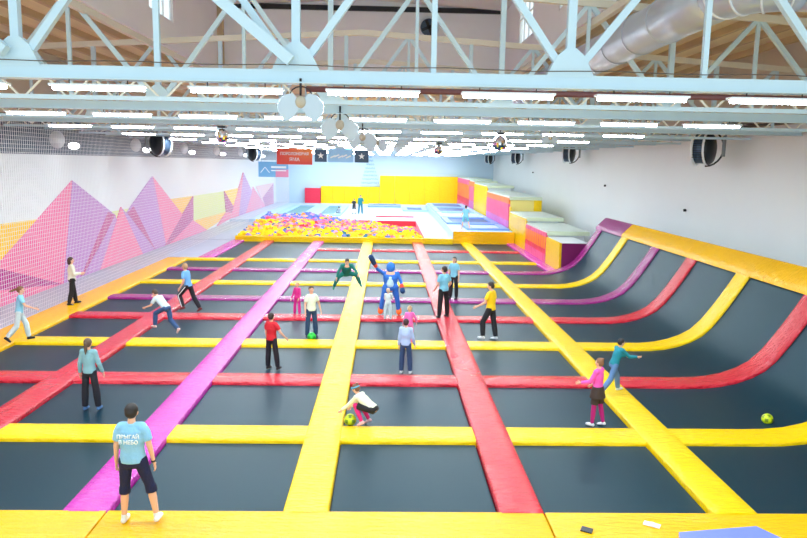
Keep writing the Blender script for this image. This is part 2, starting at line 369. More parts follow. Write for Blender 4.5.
b = MB(); b.box(8.70, 8.78, 49.35, 49.85, -.3, 2.3, yel); tag(b.build('divider_pad'), 'narrow yellow upright pad filling the gap between two stepped boxes', 'pad')
# ------------------------------------------------------------------ far platform
PZ = .25
b = MB(); b.box(XL, XR, 60.9, YB, -.3, PZ, floor_m); b.box(2.95, XR, GEND, 60.9, -.3, PZ-.002, floor_m); struct(b.build('floor_platform'))
b = MB(); b.box(-9.9, 4.5, GEND-.35, GEND+.05, -.3, PZ+.04, yel); o = b.build('pit_edge_pad', bevel=.02); tag(o, 'long thin yellow edge pad between the trampolines and the foam pit', 'pad')
b = MB(); b.box(2.6, 2.98, GEND+.05, 60.9, -.3, PZ+.05, mat('pale_pink_vinyl', (240, 150, 176), rough=.35)); tag(b.build('pit_side_pad', bevel=.02), 'pale pink pad along the right side of the foam pit', 'pad')
b = MB(); b.box(-3.4, 2.6, 60.7, 60.95, -.3, PZ+.05, rpan); tag(b.build('pit_back_pad'), 'crimson padded wall at the far right of the foam pit', 'pad')
b = MB(); b.box(4.5, BX0-.1, GEND-.1, 80, -.3, .74, floor_m); tag(b.build('raised_platform'), 'raised pale blue platform beside the stepped boxes at the far right', 'platform')
b = MB(); b.box(4.52, BX0-.1, GEND-.2, GEND-.1, -.05, .78, amber); tag(b.build('platform_front_pad'), 'amber yellow front pad of the raised platform facing the trampolines', 'pad')
bl = mat('blue_vinyl', (120, 160, 235), rough=.4); dbl = mat('dark_blue_vinyl', (52, 92, 160), rough=.4); teal = mat('teal_bed', (84, 138, 152), rough=.45); lbl = mat('light_blue_vinyl', (160, 200, 240), rough=.4)
def flatbed(x0, x1, y0, y1, z, fm, bmt, label, fw_=.45):
    t = empty('blue_trampoline', ((x0+x1)/2, (y0+y1)/2, z), label, 'trampoline', 'blue edged trampolines on the far platform')
    hx, hy = (x1-x0)/2, (y1-y0)/2; f = MB()
    f.box(-hx, hx, -hy, -hy+fw_, 0, .14, fm); f.box(-hx, hx, hy-fw_, hy, 0, .14, fm); f.box(-hx, -hx+fw_, -hy+fw_, hy-fw_, 0, .14, fm); f.box(hx-fw_, hx, -hy+fw_, hy-fw_, 0, .14, fm)
    f.build('frame_pad', t, bevel=.02); f = MB(); f.box(-hx+fw_-.02, hx-fw_+.02, -hy+fw_-.02, hy-fw_+.02, 0.0, .05, bmt); f.build('bed', t)
for i, (y0, y1) in enumerate([(48.3, 52.6), (53, 58.5), (59, 65), (65.5, 72), (72.5, 79)]):
    flatbed(5.6 if i == 0 else 4.6, 8.5, y0, y1, .74, bl if i < 2 else lbl, floor_m if i in (0, 2) else dbl, 'blue edged trampoline on the raised platform, %s from the viewer' % (ORD[i] if i else 'first'))
flatbed(-10.3, -7.0, 66, 80, PZ, lbl, teal, 'teal trampoline with pale blue edge at the far left beyond the foam pit', .8)
flatbed(-6.95, -4.2, 66, 80, PZ, lbl, teal, 'teal trampoline with pale blue edge, just left of the sitting child', .7)
flatbed(-2.0, 1.7, 80, 85, PZ, bl, bl, 'long blue mat in front of the low yellow wall pads', .5)
flatbed(1.8, 4.4, 74, 79, PZ, lbl, dbl, 'small dark blue trampoline beyond the foam pit', .5)
flatbed(-.4, 4.4, 80.2, 85.5, PZ, lbl, dbl, 'dark blue trampoline close to the tall yellow wall pads', .6) if False else None
b = MB(); b.box(-.9, 2.6, 65.5, 65.9, PZ, PZ+.1, rpan); tag(b.build('floor_strip_pad'), 'thin red strip lying on the white floor beyond the foam pit', 'pad')
# wall pads on the back wall
seq = [(-9.8, -7.9, 2.05, rpan, 'dark red wall pad, leftmost on the far wall')] + [(-7.85+1.42*i, -7.85+1.42*(i+1)-.02, 2.32, yel, None) for i in range(5)] + [(-.75+1.82*i, -.75+1.82*(i+1)-.02, 3.68, yel, None) for i in range(6)]
ny = 0; nt_ = 0
for x0, x1, h, m_, lb in seq:
    b = MB(); b.box(x0, x1, 86.35, 86.95, PZ, h, m_)
    if lb is None:
        if h < 3: lb = 'low yellow wall pad on the far wall, %s counting from the red pad' % (ORD[ny] if ny else 'first'); ny += 1
        else: lb = 'tall yellow wall pad on the far wall, %s from the left' % (ORD[nt_] if nt_ else 'first'); nt_ += 1
    tag(b.build('wall_pad', bevel=.01), lb, 'wall pad', 'padded panels on the far wall')
# ------------------------------------------------------------------ foam pit
FC = [('yellow', (255, 212, 20)), ('orange', (255, 150, 50)), ('pink', (250, 110, 150)), ('blue', (110, 130, 215)), ('lilac', (190, 150, 220)), ('teal', (60, 120, 140)), ('red', (225, 50, 70)), ('peach', (255, 180, 120))]
fm = [mat('foam_'+n_, c, rough=.9) for n_, c in FC]
fmesh = []
for i, (n_, c) in enumerate(FC):
    bb = MB(); bb.box(-.15, .15, -.15, .15, -.15, .15, fm[i]); me = bb.mesh('foam_cube')
    bm = bmesh.new(); bm.from_mesh(me); bmesh.ops.bevel(bm, geom=list(bm.edges), offset=.02, segments=2, affect='EDGES'); bm.to_mesh(me); bm.free(); fmesh.append(me)
def foam_h(x, y):
    u = (y-47.2)/13.5; left = max(0, min(1, (1.5-x)/8))
    return .12 + .55*u*left - .75*max(0, u-.3)*(1-left) + .08*sin(x*1.3)*cos(y*1.1)
def foam_col(x, y):
    u = (y-47.2)/13.5; q = random.random()
    if u > .72 and x < -3.4: wts = [1, .5, 1, 9, 4, .5, 0, 1]
    elif u > .3: wts = [3 + 3*(x > -3), 2, 5, 1.2, 1.6, .6, .8, 3]
    else: wts = [10, 2, .8, 1, .4, 1.6, .2, 1.8]
    return random.choices(range(8), wts)[0]
cubes = []
y = 47.3
while y < 60.6:
    x = -9.75 - .0*(y-47)
    while x < 2.5:
        cubes.append((x+random.uniform(-.1, .1), y+random.uniform(-.1, .1))); x += .3
    y += .31
stuff = MB(); nn = 0
BV = [(-1, -1, -1), (1, -1, -1), (1, 1, -1), (-1, 1, -1), (-1, -1, 1), (1, -1, 1), (1, 1, 1), (-1, 1, 1)]
BF = [(0,3,2,1), (4,5,6,7), (0,1,5,4), (1,2,6,5), (2,3,7,6), (3,0,4,7)]
from mathutils import Euler
for x, y in cubes:
    c = foam_col(x, y); z = foam_h(x, y) + random.uniform(-.12, .14); e = Euler((random.uniform(0, 3), random.uniform(0, 3), random.uniform(0, 3)))
    if nn < 300:
        o = bpy.data.objects.new('foam_cube', fmesh[c]); COL.objects.link(o); o.location = (x, y, z); o.rotation_euler = e
        tag(o, '%s foam cube lying in the near part of the foam pit' % FC[c][0], 'foam cube', '%s foam cubes at the front of the pit' % FC[c][0]); nn += 1
    else:
        m3 = e.to_matrix(); stuff.add([Vector((x, y, z)) + m3 @ (Vector(q)*.15) for q in BV], BF, fm[c])
tag(stuff.build('foam_cubes'), 'heap of multicoloured foam cubes filling the rest of the foam pit', 'foam', kind='stuff')
b = MB(); b.box(-9.95, -9.85, GEND, 60.9, -.3, .35, floor_m); b.box(XL, -9.95, GEND-.35, 60.9, -.3, .02, grey_m); struct(b.build('floor_pit_side'))
# ------------------------------------------------------------------ safety net on the left
net = empty('safety_net', (-11.68, 7, 0), 'white rope safety net hanging from roof height between the left wall and the trampolines', 'net')
def netmesh(y0, y1, cs, th):
    bb = MB(); H = 6.35
    k_ = int((y1-y0)/cs)
    for i in range(k_+1):
        y = y0+i*cs-7; bb.box(-th/2, th/2, y-th/2, y+th/2, 0, H, net_m)
    for j in range(int(H/cs)+1):
        z = j*cs; bb.box(-th/2, th/2, y0-7, y1-7, z-th/2, z+th/2, net_m)
    return bb
netmesh(12, 50, .13, .009).build('netting', net); netmesh(50.13, 86.5, .2, .013).build('netting', net)
bb = MB(); pts = []
for i in range(150): pts.append((0, 5+i*.5, 6.38 + (.07 if i % 2 else -.07)))
bb.tube(pts, .022, wht, n=5); bb.build('lacing_rope', net)
bb = MB(); bb.tube([(0, 5, 6.48), (0, 79.5, 6.48)], .03, blueg, n=6); bb.build('top_cable', net)
# ------------------------------------------------------------------ roof trusses
TY = [10.2+6.1*i for i in range(13)]
NX = [-12.73+1.91*i for i in range(14)]   # panel points
def make_truss(first):
    t = empty('roof_truss', (0, 0, 0), None, 'truss', 'steel roof trusses across the hall'); st = steel
    zb = 6.37
    bb = MB(); bb.box(XL+.02, XR-.02, -.07, .07, zb-.085, zb+.085, st); bb.box(XL+.02, XR-.02, -.12, .12, zb-.1, zb-.08, st); bb.build('bottom_chord', t)
    def zt(x): return rz(x)-.14
    bb = MB(); bb.bar((XL+.05, 0, zt(XL)), (RX, 0, zt(RX)), .13, steel2, .16); bb.bar((RX, 0, zt(RX)), (XR-.05, 0, zt(XR)), .13, steel2, .16); bb.build('top_chord', t)
    for i, x in enumerate(NX):
        odd = i % 2 == 0           # bottom nodes
        bb = MB(); bb.bar((x, 0, zb+.05), (x, 0, zt(x)), .115 if odd else .075, st); bb.build('vertical', t)
        if odd:
            for s_ in (-1, 1):
                if 0 <= i+s_ < len(NX):
                    x2 = NX[i+s_]; bb = MB(); bb.bar((x+.04*s_, 0, zb+.08), (x2, 0, zt(x2)), .1, st); bb.build('diagonal', t)
            bb = MB(); v = [(-.34, zb+.06), (.34, zb+.06), (.2, zb+.34), (.07, zb+.45), (-.07, zb+.45), (-.2, zb+.34)]
            bb.add([(x+a, -.08, z) for a, z in v] + [(x+a, .08, z) for a, z in v], [(0,1,2,3,4,5), (11,10,9,8,7,6)] + [(k, 6+k, 6+(k+1) % 6, (k+1) % 6) for k in range(6)], st); bb.build('gusset_plate', t)
    return t
tr = make_truss(True)
for i, y in enumerate(TY):
    o = tr if i == 0 else copy_tree(tr); o.location = (0, y, 0)
    tag(o, 'pale steel lattice roof truss spanning the hall, %s' % ('nearest to the viewer' if i == 0 else ORD[i]+' from the viewer'), 'truss')
# light lattice girders half way between trusses
def make_girder():
    t = empty('lattice_girder', (0, 0, 0), None, 'girder', 'slim lattice girders between the trusses')
    for z, nm in ((6.28, 'bottom_chord'), (6.62, 'top_chord')):
        bb = MB(); bb.box(XL+.02, XR-.02, -.045, .045, z-.04, z+.04, steel); bb.build(nm, t)
    bb = MB(); x = XL+.1; k = 0
    while x < XR-.4:
        z0, z1 = (6.3, 6.6) if k % 2 == 0 else (6.6, 6.3)
        bb.bar((x, 0, z0), (x+.3, 0, z1), .035, steel2); x += .42; k += 1
    bb.build('lacing', t); return t
g = make_girder()
for i in range(12):
    o = g if i == 0 else copy_tree(g); o.location = (0, 13.3+6.1*i, 0)
    tag(o, 'slim pale lattice girder under the roof, %s from the viewer' % (ORD[i] if i else 'first'), 'girder')
# bracing members near the first truss
for a, c, d in [((-1.32, 10.0, 6.55), (-4.0, 10.0, 8.75), 'thick pale diagonal brace crossing the nearest truss left of centre'), ((-5.15, 10.0, 6.6), (-7.4, 10.0, 8.4), 'pale diagonal brace at the top left corner of the view')]:
    b = MB(); b.bar(a, c, .15, steel); tag(b.build('brace'), d, 'brace', 'diagonal braces at the nearest truss')
# pale girders hung along the hall (ridge braces seen through the truss)
for x, d in ((-6.6, 'left'), (4.6, 'right')):
    b = MB(); b.box(x-.06, x+.06, 10.4, 84, 8.3, 8.45, steel2); struct(b.build('trim_long_tie_%s' % d))
# ------------------------------------------------------------------ fluorescent lamps
def make_lamp():
    t = empty('strip_lamp', (0, 0, 0), None, 'lamp', 'strip lamps hung under the trusses')
    bb = MB(); bb.box(0, 1.32, -.09, .09, .02, .05, wht); bb.build('housing', t)
    bb = MB(); bb.tube([(.03, 0, 0), (1.29, 0, 0)], .034, tube_m, n=8); bb.build('tube', t)
    bb = MB(); [bb.box(x, x+.012, -.006, .006, .05, .12, blk) for x in (.25, 1.05)]; bb.build('hanger', t)
    ld = bpy.data.lights.new('tube_light', 'AREA'); ld.shape = 'RECTANGLE'; ld.size = 1.26; ld.size_y = .1; ld.energy = LAMP_WATT; ld.color = (.8, .94, 1)
    lo = bpy.data.objects.new('tube_light', ld); COL.objects.link(lo); lo.parent = t; lo.location = (.66, 0, -.05)
    return t
lp = make_lamp(); first = True
for i in range(13):
    for k in range(-5, 5):
        x = -.86+1.905*k
        if x+1.35 > XR-.3: continue
        o = lp if first else copy_tree(lp); first = False
        o.location = (x, TY[i]+.02, 6.16)
        tag(o, 'lit white strip lamp under the %s truss away, %s from the left' % (ORD[i] if i else 'first', ORD[k+5] if k > -5 else 'leftmost'), 'lamp')
# ------------------------------------------------------------------ duct
def arc(c, r_, a0, a1, n_): return [(c[0]+r_*cos(a0+(a1-a0)*i/n_), c[1]+r_*sin(a0+(a1-a0)*i/n_)) for i in range(n_+1)]
dz = 7.95; rad = .42
du = empty('ventilation_duct', (5.25, 40, dz), 'large silver ventilation duct running away under the roof on the right', 'duct')
path = [(0, 44-i*2.0, 0) for i in range(0, 15)]
path = [(0, 44.0-40+4-i*1.4, 0) for i in range(27)]
ye = path[-1][1]
b = MB(); b.tube(path, rad, galv, n=28)
b.build('straight_duct', du)
for i in range(1, 26):
    y = path[0][1]-i*1.4+.7; b = MB(); b.tube([(0, y, 0), (0, y+.05, 0)], rad+.02, galv, n=28); b.build('flange_ring', du)
bend = [(.8-cos(a)*.8, ye-sin(a)*.8, 0) for a in [pi/2*i/8 for i in range(9)]]
b = MB(); b.tube(bend, rad, galv, n=28); b.build('elbow', du)
for q in (1, 3, 5, 7):
    b = MB(); c0 = Vector(bend[q]); d0 = (Vector(bend[q+1])-Vector(bend[q-1])).normalized(); b.tube([c0-d0*.015, c0+d0*.015], rad+.018, wht, n=28); b.build('elbow_seam', du)
b = MB(); e = bend[-1]; b.tube([e, (XR-5.25, e[1], 0)], rad, galv, n=28); b.build('branch_duct', du)
# ------------------------------------------------------------------ axial fans on the side walls
def make_fan():
    t = empty('axial_fan', (0, 0, 0), None, 'fan', 'black drum fans hung beside the side walls')
    # axis along -X (blowing into the hall); origin at the drum centre
    b = MB(); mat('grey_bracket', (130, 138, 144), rough=.5); b.tube([(-.28, 0, 0), (.12, 0, 0)], .56, blueg, n=28); 
    for k in range(-6, 7): b.box(-.27, .1, -.575, -.2, k*.085-.012, k*.085+.012, blk) if abs(k*.085) < .4 else None
    b.build('drum', t)
    for x in (-.3, .12):
        b = MB(); b.tube([(x, .6*cos(a), .6*sin(a)) for a in [2*pi*i/28 for i in range(29)]], .05, wht, n=8, cap=False); b.build('rim', t)
    b = MB(); b.tube([(.16, 0, 0), (.26, 0, 0), (.36, 0, 0)], [.62, .55, .25], blk, n=24); b.build('rear_cover', t)
    b = MB(); b.tube([(.05+.62*sin(a), 0, .66*cos(a)) for a in [pi*i/12 for i in range(13)]], .035, blk, n=6); b.build('yoke', t)
    b = MB(); b.box(.62, .72, -.06, .06, -.3, .75, MATS['grey_bracket']); b.box(.62, 1.3, -.05, .05, .7, .8, mat('grey_bracket', (130, 138, 144), rough=.5)); b.build('bracket', t)
    return t
f0 = make_fan(); fans = [(11.9, 26.6, 5.95, 0, 'black drum fan with white rims by the right wall, nearest one'), (11.9, 46.5, 6.05, 0, 'black drum fan by the right wall, second from the viewer'), (11.9, 65.7, 5.95, 0, 'black drum fan by the right wall, third from the viewer'), (11.9, 83, 5.95, 0, 'black drum fan by the right wall, farthest small one'), (-11.0, 35.2, 5.97, pi, 'black drum fan hanging by the left net in front of the dark wall band'), (-11.0, 60, 5.8, pi, 'black drum fan hanging far along the left net')]
for i, (x, y, z, a, l) in enumerate(fans):
    o = f0 if i == 0 else copy_tree(f0); o.location = (x, y, z); o.rotation_euler = (0, 0, a + (R(-42) if i == 0 else R(-28) if a == 0 else R(46))); tag(o, l, 'fan')
# pipes along the wall tops
b = MB(); b.tube([(XR-.12, YF+2, 6.72), (XR-.12, YB-.1, 6.72)], .05, brownp, n=8); tag(b.build('pipe'), 'dark pipe running along the right wall at roof truss height', 'pipe')
b = MB(); b.tube([(XR-.35, YF+2, 6.82), (XR-.3, 40, 6.86), (XR-.3, YB-.1, 6.82)], .07, mat('cable_grey', (120, 118, 116)), n=8)
for i in range(60): b.box(XR-.5, XR-.05, 8+i*1.3, 8.05+i*1.3, 6.74, 6.78, brownp)
tag(b.build('cable_tray'), 'grey cable bundle on brackets along the top of the right wall', 'cable tray')
b = MB(); b.tube([(-1.4, 12.6, 6.44), (12.9, 12.6, 6.44)], .05, pipe_m, n=8); tag(b.build('pipe'), 'dark red sprinkler pipe crossing behind the nearest truss', 'pipe')
b = MB()
pts = [(-13+.6*i, 10.05, 6.5+.012*sin(i*1.7)) for i in range(43)]; b.tube(pts, .007, brownp, n=4); tag(b.build('power_cable'), 'thin black cable lying along the nearest truss chord', 'cable')
# twin paddles
def make_paddle():
    t = empty('paddle_fixture', (0, 0, 0), None, 'fixture', 'white twin paddle fixtures under the trusses')
    for s_ in (-1, 1):
        b = MB(); v = []
        for a, c in [(.02, .02), (.12, .15), (.25, .13), (.37, -.02), (.35, -.15), (.24, -.29), (.11, -.22), (.02, -.08)]: v.append((s_*a, c))
        n_ = len(v); b.add([(x, -.02, z) for x, z in v] + [(x, .02, z) for x, z in v], [tuple(range(n_)), tuple(range(n_, 2*n_))[::-1]] + [(i, n_+i, n_+(i+1) % n_, (i+1) % n_) for i in range(n_)], mat('paddle_enamel', (196, 212, 224), rough=.5)); b.build('paddle', t, bevel=.008)
    b = MB(); b.ell((0, 0, .02), (.09, .09, .1), mat('hub_beige', (190, 180, 160)), n=12); b.tube([(0, 0, .1), (0, 0, .38)], .02, blk, n=6); b.build('hub', t)
    b = MB(); b.tube([(.18*cos(a), .03, .1+.16*sin(a)) for a in [pi*i/8 for i in range(9)]], .01, blk, n=4); b.build('cable_loop', t)
    return t
p0 = make_paddle()
for i, (x, y, z, s_, l) in enumerate([(-1.2, 10.1, 6.0, .88, 'white twin paddle fixture hanging below the nearest truss'), (-1.05, 16.2, 6.0, 1.15, 'white twin paddle fixture hanging behind the nearest one'), (-.75, 22.3, 5.95, 1.2, 'white twin paddle fixture, third along the hall'), (-.4, 28.4, 5.95, 1.2, 'white twin paddle fixture, fourth and farthest along the hall'), (5.1, 22.35, 6.05, .7, 'small white fixture hanging right of centre under a truss')]):
    o = p0 if i == 0 else copy_tree(p0); o.location = (x, y, z); o.scale = (s_,)*3; tag(o, l, 'fixture')
# wall dishes with glowing domes on the left
def make_dish():
    t = empty('wall_reflector', (0, 0, 0), None, 'wall lamp', 'white reflectors with lit domes behind the left net')
    b = MB(); b.tube([(0, 0, 0), (.1, -.06, 0), (.22, -.12, 0)], [.07, .25, .35], mat('paddle_grey', (206, 212, 220), rough=.5), n=20); b.build('dish', t)
    b = MB(); b.ell((.5, .7, -.22), (.22, .22, .14), dome_m, n=14); b.build('lit_dome', t)
    b = MB(); b.tube([(0, 0, 0), (.3, .6, -.05)], .03, blk, n=6); b.build('arm', t)
    return t
d0 = make_dish()
for i, y in enumerate([19.6, 28.6, 37.4, 46.2, 55, 64, 73]):
    o = d0 if i == 0 else copy_tree(d0); o.location = (-13.1, y, 5.88); tag(o, 'white dish reflector with glowing dome on the left wall band, %s from the viewer' % (ORD[i] if i else 'first'), 'wall lamp')
# disco balls
def disco(loc, r_, l):
    t = empty('mirror_ball', loc, l, 'mirror ball', 'mirror balls under the roof'); b = MB(); b.ell((0, 0, 0), (r_, r_, r_), chrome, n=20)
    o = b.build('ball', t); [setattr(q, 'use_smooth', False) for q in o.data.polygons]
    b = MB(); b.tube([(0, 0, r_), (0, 0, 6.3-loc[2])], .015, blk, n=5); b.box(-.12, .12, -.12, .12, r_+.02, r_+.08, blk); b.build('hanger', t)
disco((-5.08, 22.4, 5.95), .21, 'mirror ball hanging on the left near the net'); disco((3.54, 22.4, 5.88), .24, 'larger mirror ball hanging right of centre'); disco((2.07, 28.5, 5.76), .2, 'smaller mirror ball hanging near the middle')
# round vent in the lantern end wall
t = empty('round_vent', (1.9, MY-.02, 11.5), 'round dark extractor vent high on the white end wall of the roof lantern', 'vent')
b = MB(); b.tube([(0, -.1, 0), (0, 0, 0)], .5, wht, n=24); b.build('ring', t); b = MB(); b.tube([(0, -.14, 0), (0, -.1, 0)], .4, blueg, n=24); b.build('opening', t)
b = MB(); [b.obox((.18*cos(a), -.16, .18*sin(a)), (.18*cos(a), 0, .18*sin(a)), (0, .01, 0), (-.07*sin(a), 0, .07*cos(a)), blk) for a in [2*pi*i/4+.4 for i in range(4)]]; b.build('blades', t)
# ------------------------------------------------------------------ signs
def text(body, size, loc, mt, parent, rot=(pi/2, 0, 0), name='lettering', sx=1):
    c = bpy.data.curves.new(name, 'FONT'); c.body = body; c.size = size; c.align_x = 'CENTER'; c.align_y = 'CENTER'; c.extrude = .006; c.offset = size*.012
    o = bpy.data.objects.new(name, c); COL.objects.link(o); dg = bpy.context.evaluated_depsgraph_get(); me = bpy.data.meshes.new_from_object(o.evaluated_get(dg)); bpy.data.objects.remove(o)
    me.materials.clear(); me.materials.append(mt); o = bpy.data.objects.new(name, me); COL.objects.link(o); o.parent = parent; o.location = loc; o.rotation_euler = rot; o.scale = (sx, 1, 1); return o
sg = empty('hanging_sign', (-5.97, 46.8, 5.52), 'orange and red hanging sign for the foam pit with white lettering', 'sign')
om = bpy.data.materials.new('orange_gradient_print'); om.use_nodes = True; nt = om.node_tree; tcn = nt.nodes.new('ShaderNodeTexCoord'); sep = nt.nodes.new('ShaderNodeSeparateXYZ'); cr = nt.nodes.new('ShaderNodeValToRGB'); ad = nt.nodes.new('ShaderNodeMath')
nt.links.new(tcn.outputs['Generated'], sep.inputs[0]); nt.links.new(sep.outputs[0], ad.inputs[0]); nt.links.new(sep.outputs[2], ad.inputs[1]); nt.links.new(ad.outputs[0], cr.inputs[0]); nt.links.new(cr.outputs[0], nt.nodes['Principled BSDF'].inputs['Base Color'])
cr.color_ramp.elements[0].color = lin((225, 60, 50)); cr.color_ramp.elements[1].color = lin((240, 150, 60)); ad.operation = 'MULTIPLY'
b = MB(); b.box(-1.15, 1.15, -.03, .03, -.52, .52, om); b.build('board', sg)
text('ПОРОЛОНОВАЯ', .26, (0, -.04, .16), wht, sg, sx=.9); text('ЯМА', .3, (0, -.04, -.2), wht, sg)
b = MB(); [b.tube([(x, 0, .5), (x, 0, .77)], .012, blk, n=4) for x in (-.9, .9)]; b.build('hanger', sg)
navy = mat('navy_print', (30, 66, 96), rough=.4); sky = mat('sky_blue_print', (150, 205, 245), rough=.4); wp = mat('white_print', (240, 246, 250), rough=.5)
for x0, x1, m_, l in [(-4.5, -3.72, navy, 'navy hanging banner with white star right of the orange sign'), (-3.68, -2.05, sky, 'pale blue hanging banner with white streaks beside the navy ones'), (-2.0, -1.1, navy, 'small navy hanging banner, rightmost of the banners')]:
    t = empty('hanging_banner', ((x0+x1)/2*1.04, 46.8, 5.6), l, 'banner', 'banners hanging beside the orange sign'); w2 = (x1-x0)/2
    b = MB(); b.box(-w2, w2, -.02, .02, -.4, .4 if m_ is navy else .5, m_); b.build('sheet', t)
    b = MB()
    if m_ is navy:
        v = [(math.cos(pi/2+pi*k/5)*(.22 if k % 2 == 0 else .09), math.sin(pi/2+pi*k/5)*(.22 if k % 2 == 0 else .09)) for k in range(10)]
        b.add([(x, -.03, z) for x, z in v], [tuple(range(10))], wp)
    else:
        for k in range(5): b.obox((-.5+k*.25, -.03, -.05+.06*(k % 2)), (.16, 0, .07), (0, .004, 0), (-.02, 0, .04), wp)
    b.build('white_print', t)
    b = MB(); [b.tube([(x, 0, .4), (x, 0, .7)], .012, blk, n=4) for x in (-w2*.8, w2*.8)]; b.build('hanger', t)
t = empty('wall_banner', (-10.2, 65, 4.45), 'blue and pink banner with a white mountain mark at the far left', 'banner')
bm_ = mat('blue_pink_print', (120, 180, 225), rough=.5)
b = MB(); b.box(-1.35, .2, -.03, .03, -.68, .68, bm_); b.box(.2, 1.35, -.03, .03, 0, .68, bm_); b.box(.2, 1.35, -.03, .03, -.68, 0, mat('rose_print', (225, 140, 175))); b.build('sheet', t)
b = MB(); b.bar((-1.15, -.05, -.3), (-.75, -.05, .2), .06, wp); b.bar((-.75, -.05, .2), (-.35, -.05, -.3), .06, wp); b.box(-.2, 1.15, -.06, -.04, .12, .3, wp); b.box(-.2, 1.15, -.06, -.04, -.15, -.05, wp); b.build('white_print', t)
b = MB(); [b.tube([(x, 0, .68), (x, 0, 1.7)], .012, blk, n=4) for x in (-1.1, 1.1)]; b.build('hanger', t)
# scribbled tree of light-blue writing on the far wall
b = MB(); sb = mat('blue_wall_lettering', (90, 150, 200), rough=.6)
for i in range(9):
    z = 5.9-i*.44; hw = .25+.12*i
    for k in range(3+i):
        x = -1.97 - hw + 2*hw*(k+.5)/(3+i); pts = [(x-.07, YB-.02, z-.08+random.uniform(-.08, .05)), (x, YB-.02, z+.1), (x+.08, YB-.02, z-.06), (x+.02, YB-.02, z-.14)]; b.tube(pts, .02, sb, n=4)
tag(b.build('wall_decoration'), 'tree shaped pattern of pale blue scribbled marks on the far wall', 'decoration')
# odds and ends
for i, (x, y, z) in enumerate([(XR-.03, 42, 4.1), (XR-.03, 63, 4.6), (XR-.03, 30.5, 3.4)]):
    b = MB(); b.tube([(x, y, z), (x-.1, y, z)], .06, blk, n=8); tag(b.build('wall_hook'), 'small dark wall hook on the right wall, %s' % ['middle one', 'farthest one', 'nearest one'][i], 'hook', 'wall hooks')
b = MB(); b.obox((2.95, 9.45, .04), (.07, -.04, 0), (.03, .06, 0), (0, 0, .008), blk); tag(b.build('black_patch'), 'small black patch lying on the front yellow platform', 'patch')
b = MB(); b.obox((3.95, 9.6, .045), (.1, -.06, 0), (.03, .05, 0), (0, 0, .006), wp); b.tube([(3.95, 9.6, .05), (3.95, 9.6, .06)], .06, wp, n=10); tag(b.build('white_sticker'), 'white crumpled sticker on the front yellow platform', 'sticker')
b = MB(); lv = mat('lavender_vinyl', (118, 136, 226), rough=.3)
b.add([(5.4, 9.43, .03), (4.2, 9.25, .03), (3.9, 8.2, .03), (6.1, 8.2, .03), (5.4, 9.43, .12), (4.2, 9.25, .12), (3.9, 8.2, .12), (6.1, 8.2, .12)], [(3,2,1,0), (4,5,6,7), (0,1,5,4), (1,2,6,5), (2,3,7,6), (3,0,4,7)], lv); tag(b.build('lavender_mat'), 'lavender blue mat corner on the yellow platform at the bottom right', 'mat')
#PEOPLE
# ------------------------------------------------------------------ people
skin_m = mat('skin', (232, 180, 150), rough=.55); eye_w = mat('eye_white', (240, 240, 240), rough=.3); eye_d = mat('eye_dark', (30, 24, 20), rough=.3); lip_m = mat('lips', (190, 96, 92), rough=.5)
def hairm(c): return mat('hair_%d_%d_%d' % c, c, rough=.6)
def cloth(c): return mat('cloth_%d_%d_%d' % c, c, rough=.8, bump=.25, bscale=9)
def capsule(bb, a, c, ra, rb, mt, sq=1.0, wide=None, n=14):
    # tapered capsule, optionally wider along the direction `wide`
    a = Vector(a); c = Vector(c); d = c-a; L = max(d.length, 1e-4); d.normalize()
    wv = Vector(wide) if wide is not None else (Vector((1, 0, 0)) if abs(d.x) < .9 else Vector((0, 1, 0)))
    u = (wv - d*wv.dot(d)).normalized(); v = d.cross(u); rings = []
    prof = [(-cos(t)*ra, sin(t)*ra) for t in [pi/2*i/4 for i in range(0, 5)]] + [(L+sin(t)*rb, cos(t)*rb) for t in [pi/2*i/4 for i in range(0, 5)]]
    vs = []
    for h, r_ in prof:
        r_ = max(r_, .002)
        for k in range(n): vs.append(a + d*h + u*(r_*sq*cos(2*pi*k/n)) + v*(r_*sin(2*pi*k/n)))
    N = len(prof); fs = [(i*n+k, i*n+(k+1) % n, (i+1)*n+(k+1) % n, (i+1)*n+k) for i in range(N-1) for k in range(n)] + [tuple(range(n))[::-1], tuple((N-1)*n+k for k in range(n))]
    bb.add(vs, fs, mt, True)
def loft(bb, rings, mt, n=18):
    # rings: (centre, u, v) with u, v radius vectors; closed flat ends
    vs = []
    for c, u, v in rings:
        for k in range(n): vs.append(Vector(c) + Vector(u)*cos(2*pi*k/n) + Vector(v)*sin(2*pi*k/n))
    N = len(rings); fs = [(i*n+k, i*n+(k+1) % n, (i+1)*n+(k+1) % n, (i+1)*n+k) for i in range(N-1) for k in range(n)] + [tuple(range(n))[::-1], tuple((N-1)*n+k for k in range(n))]
    bb.add(vs, fs, mt, True)
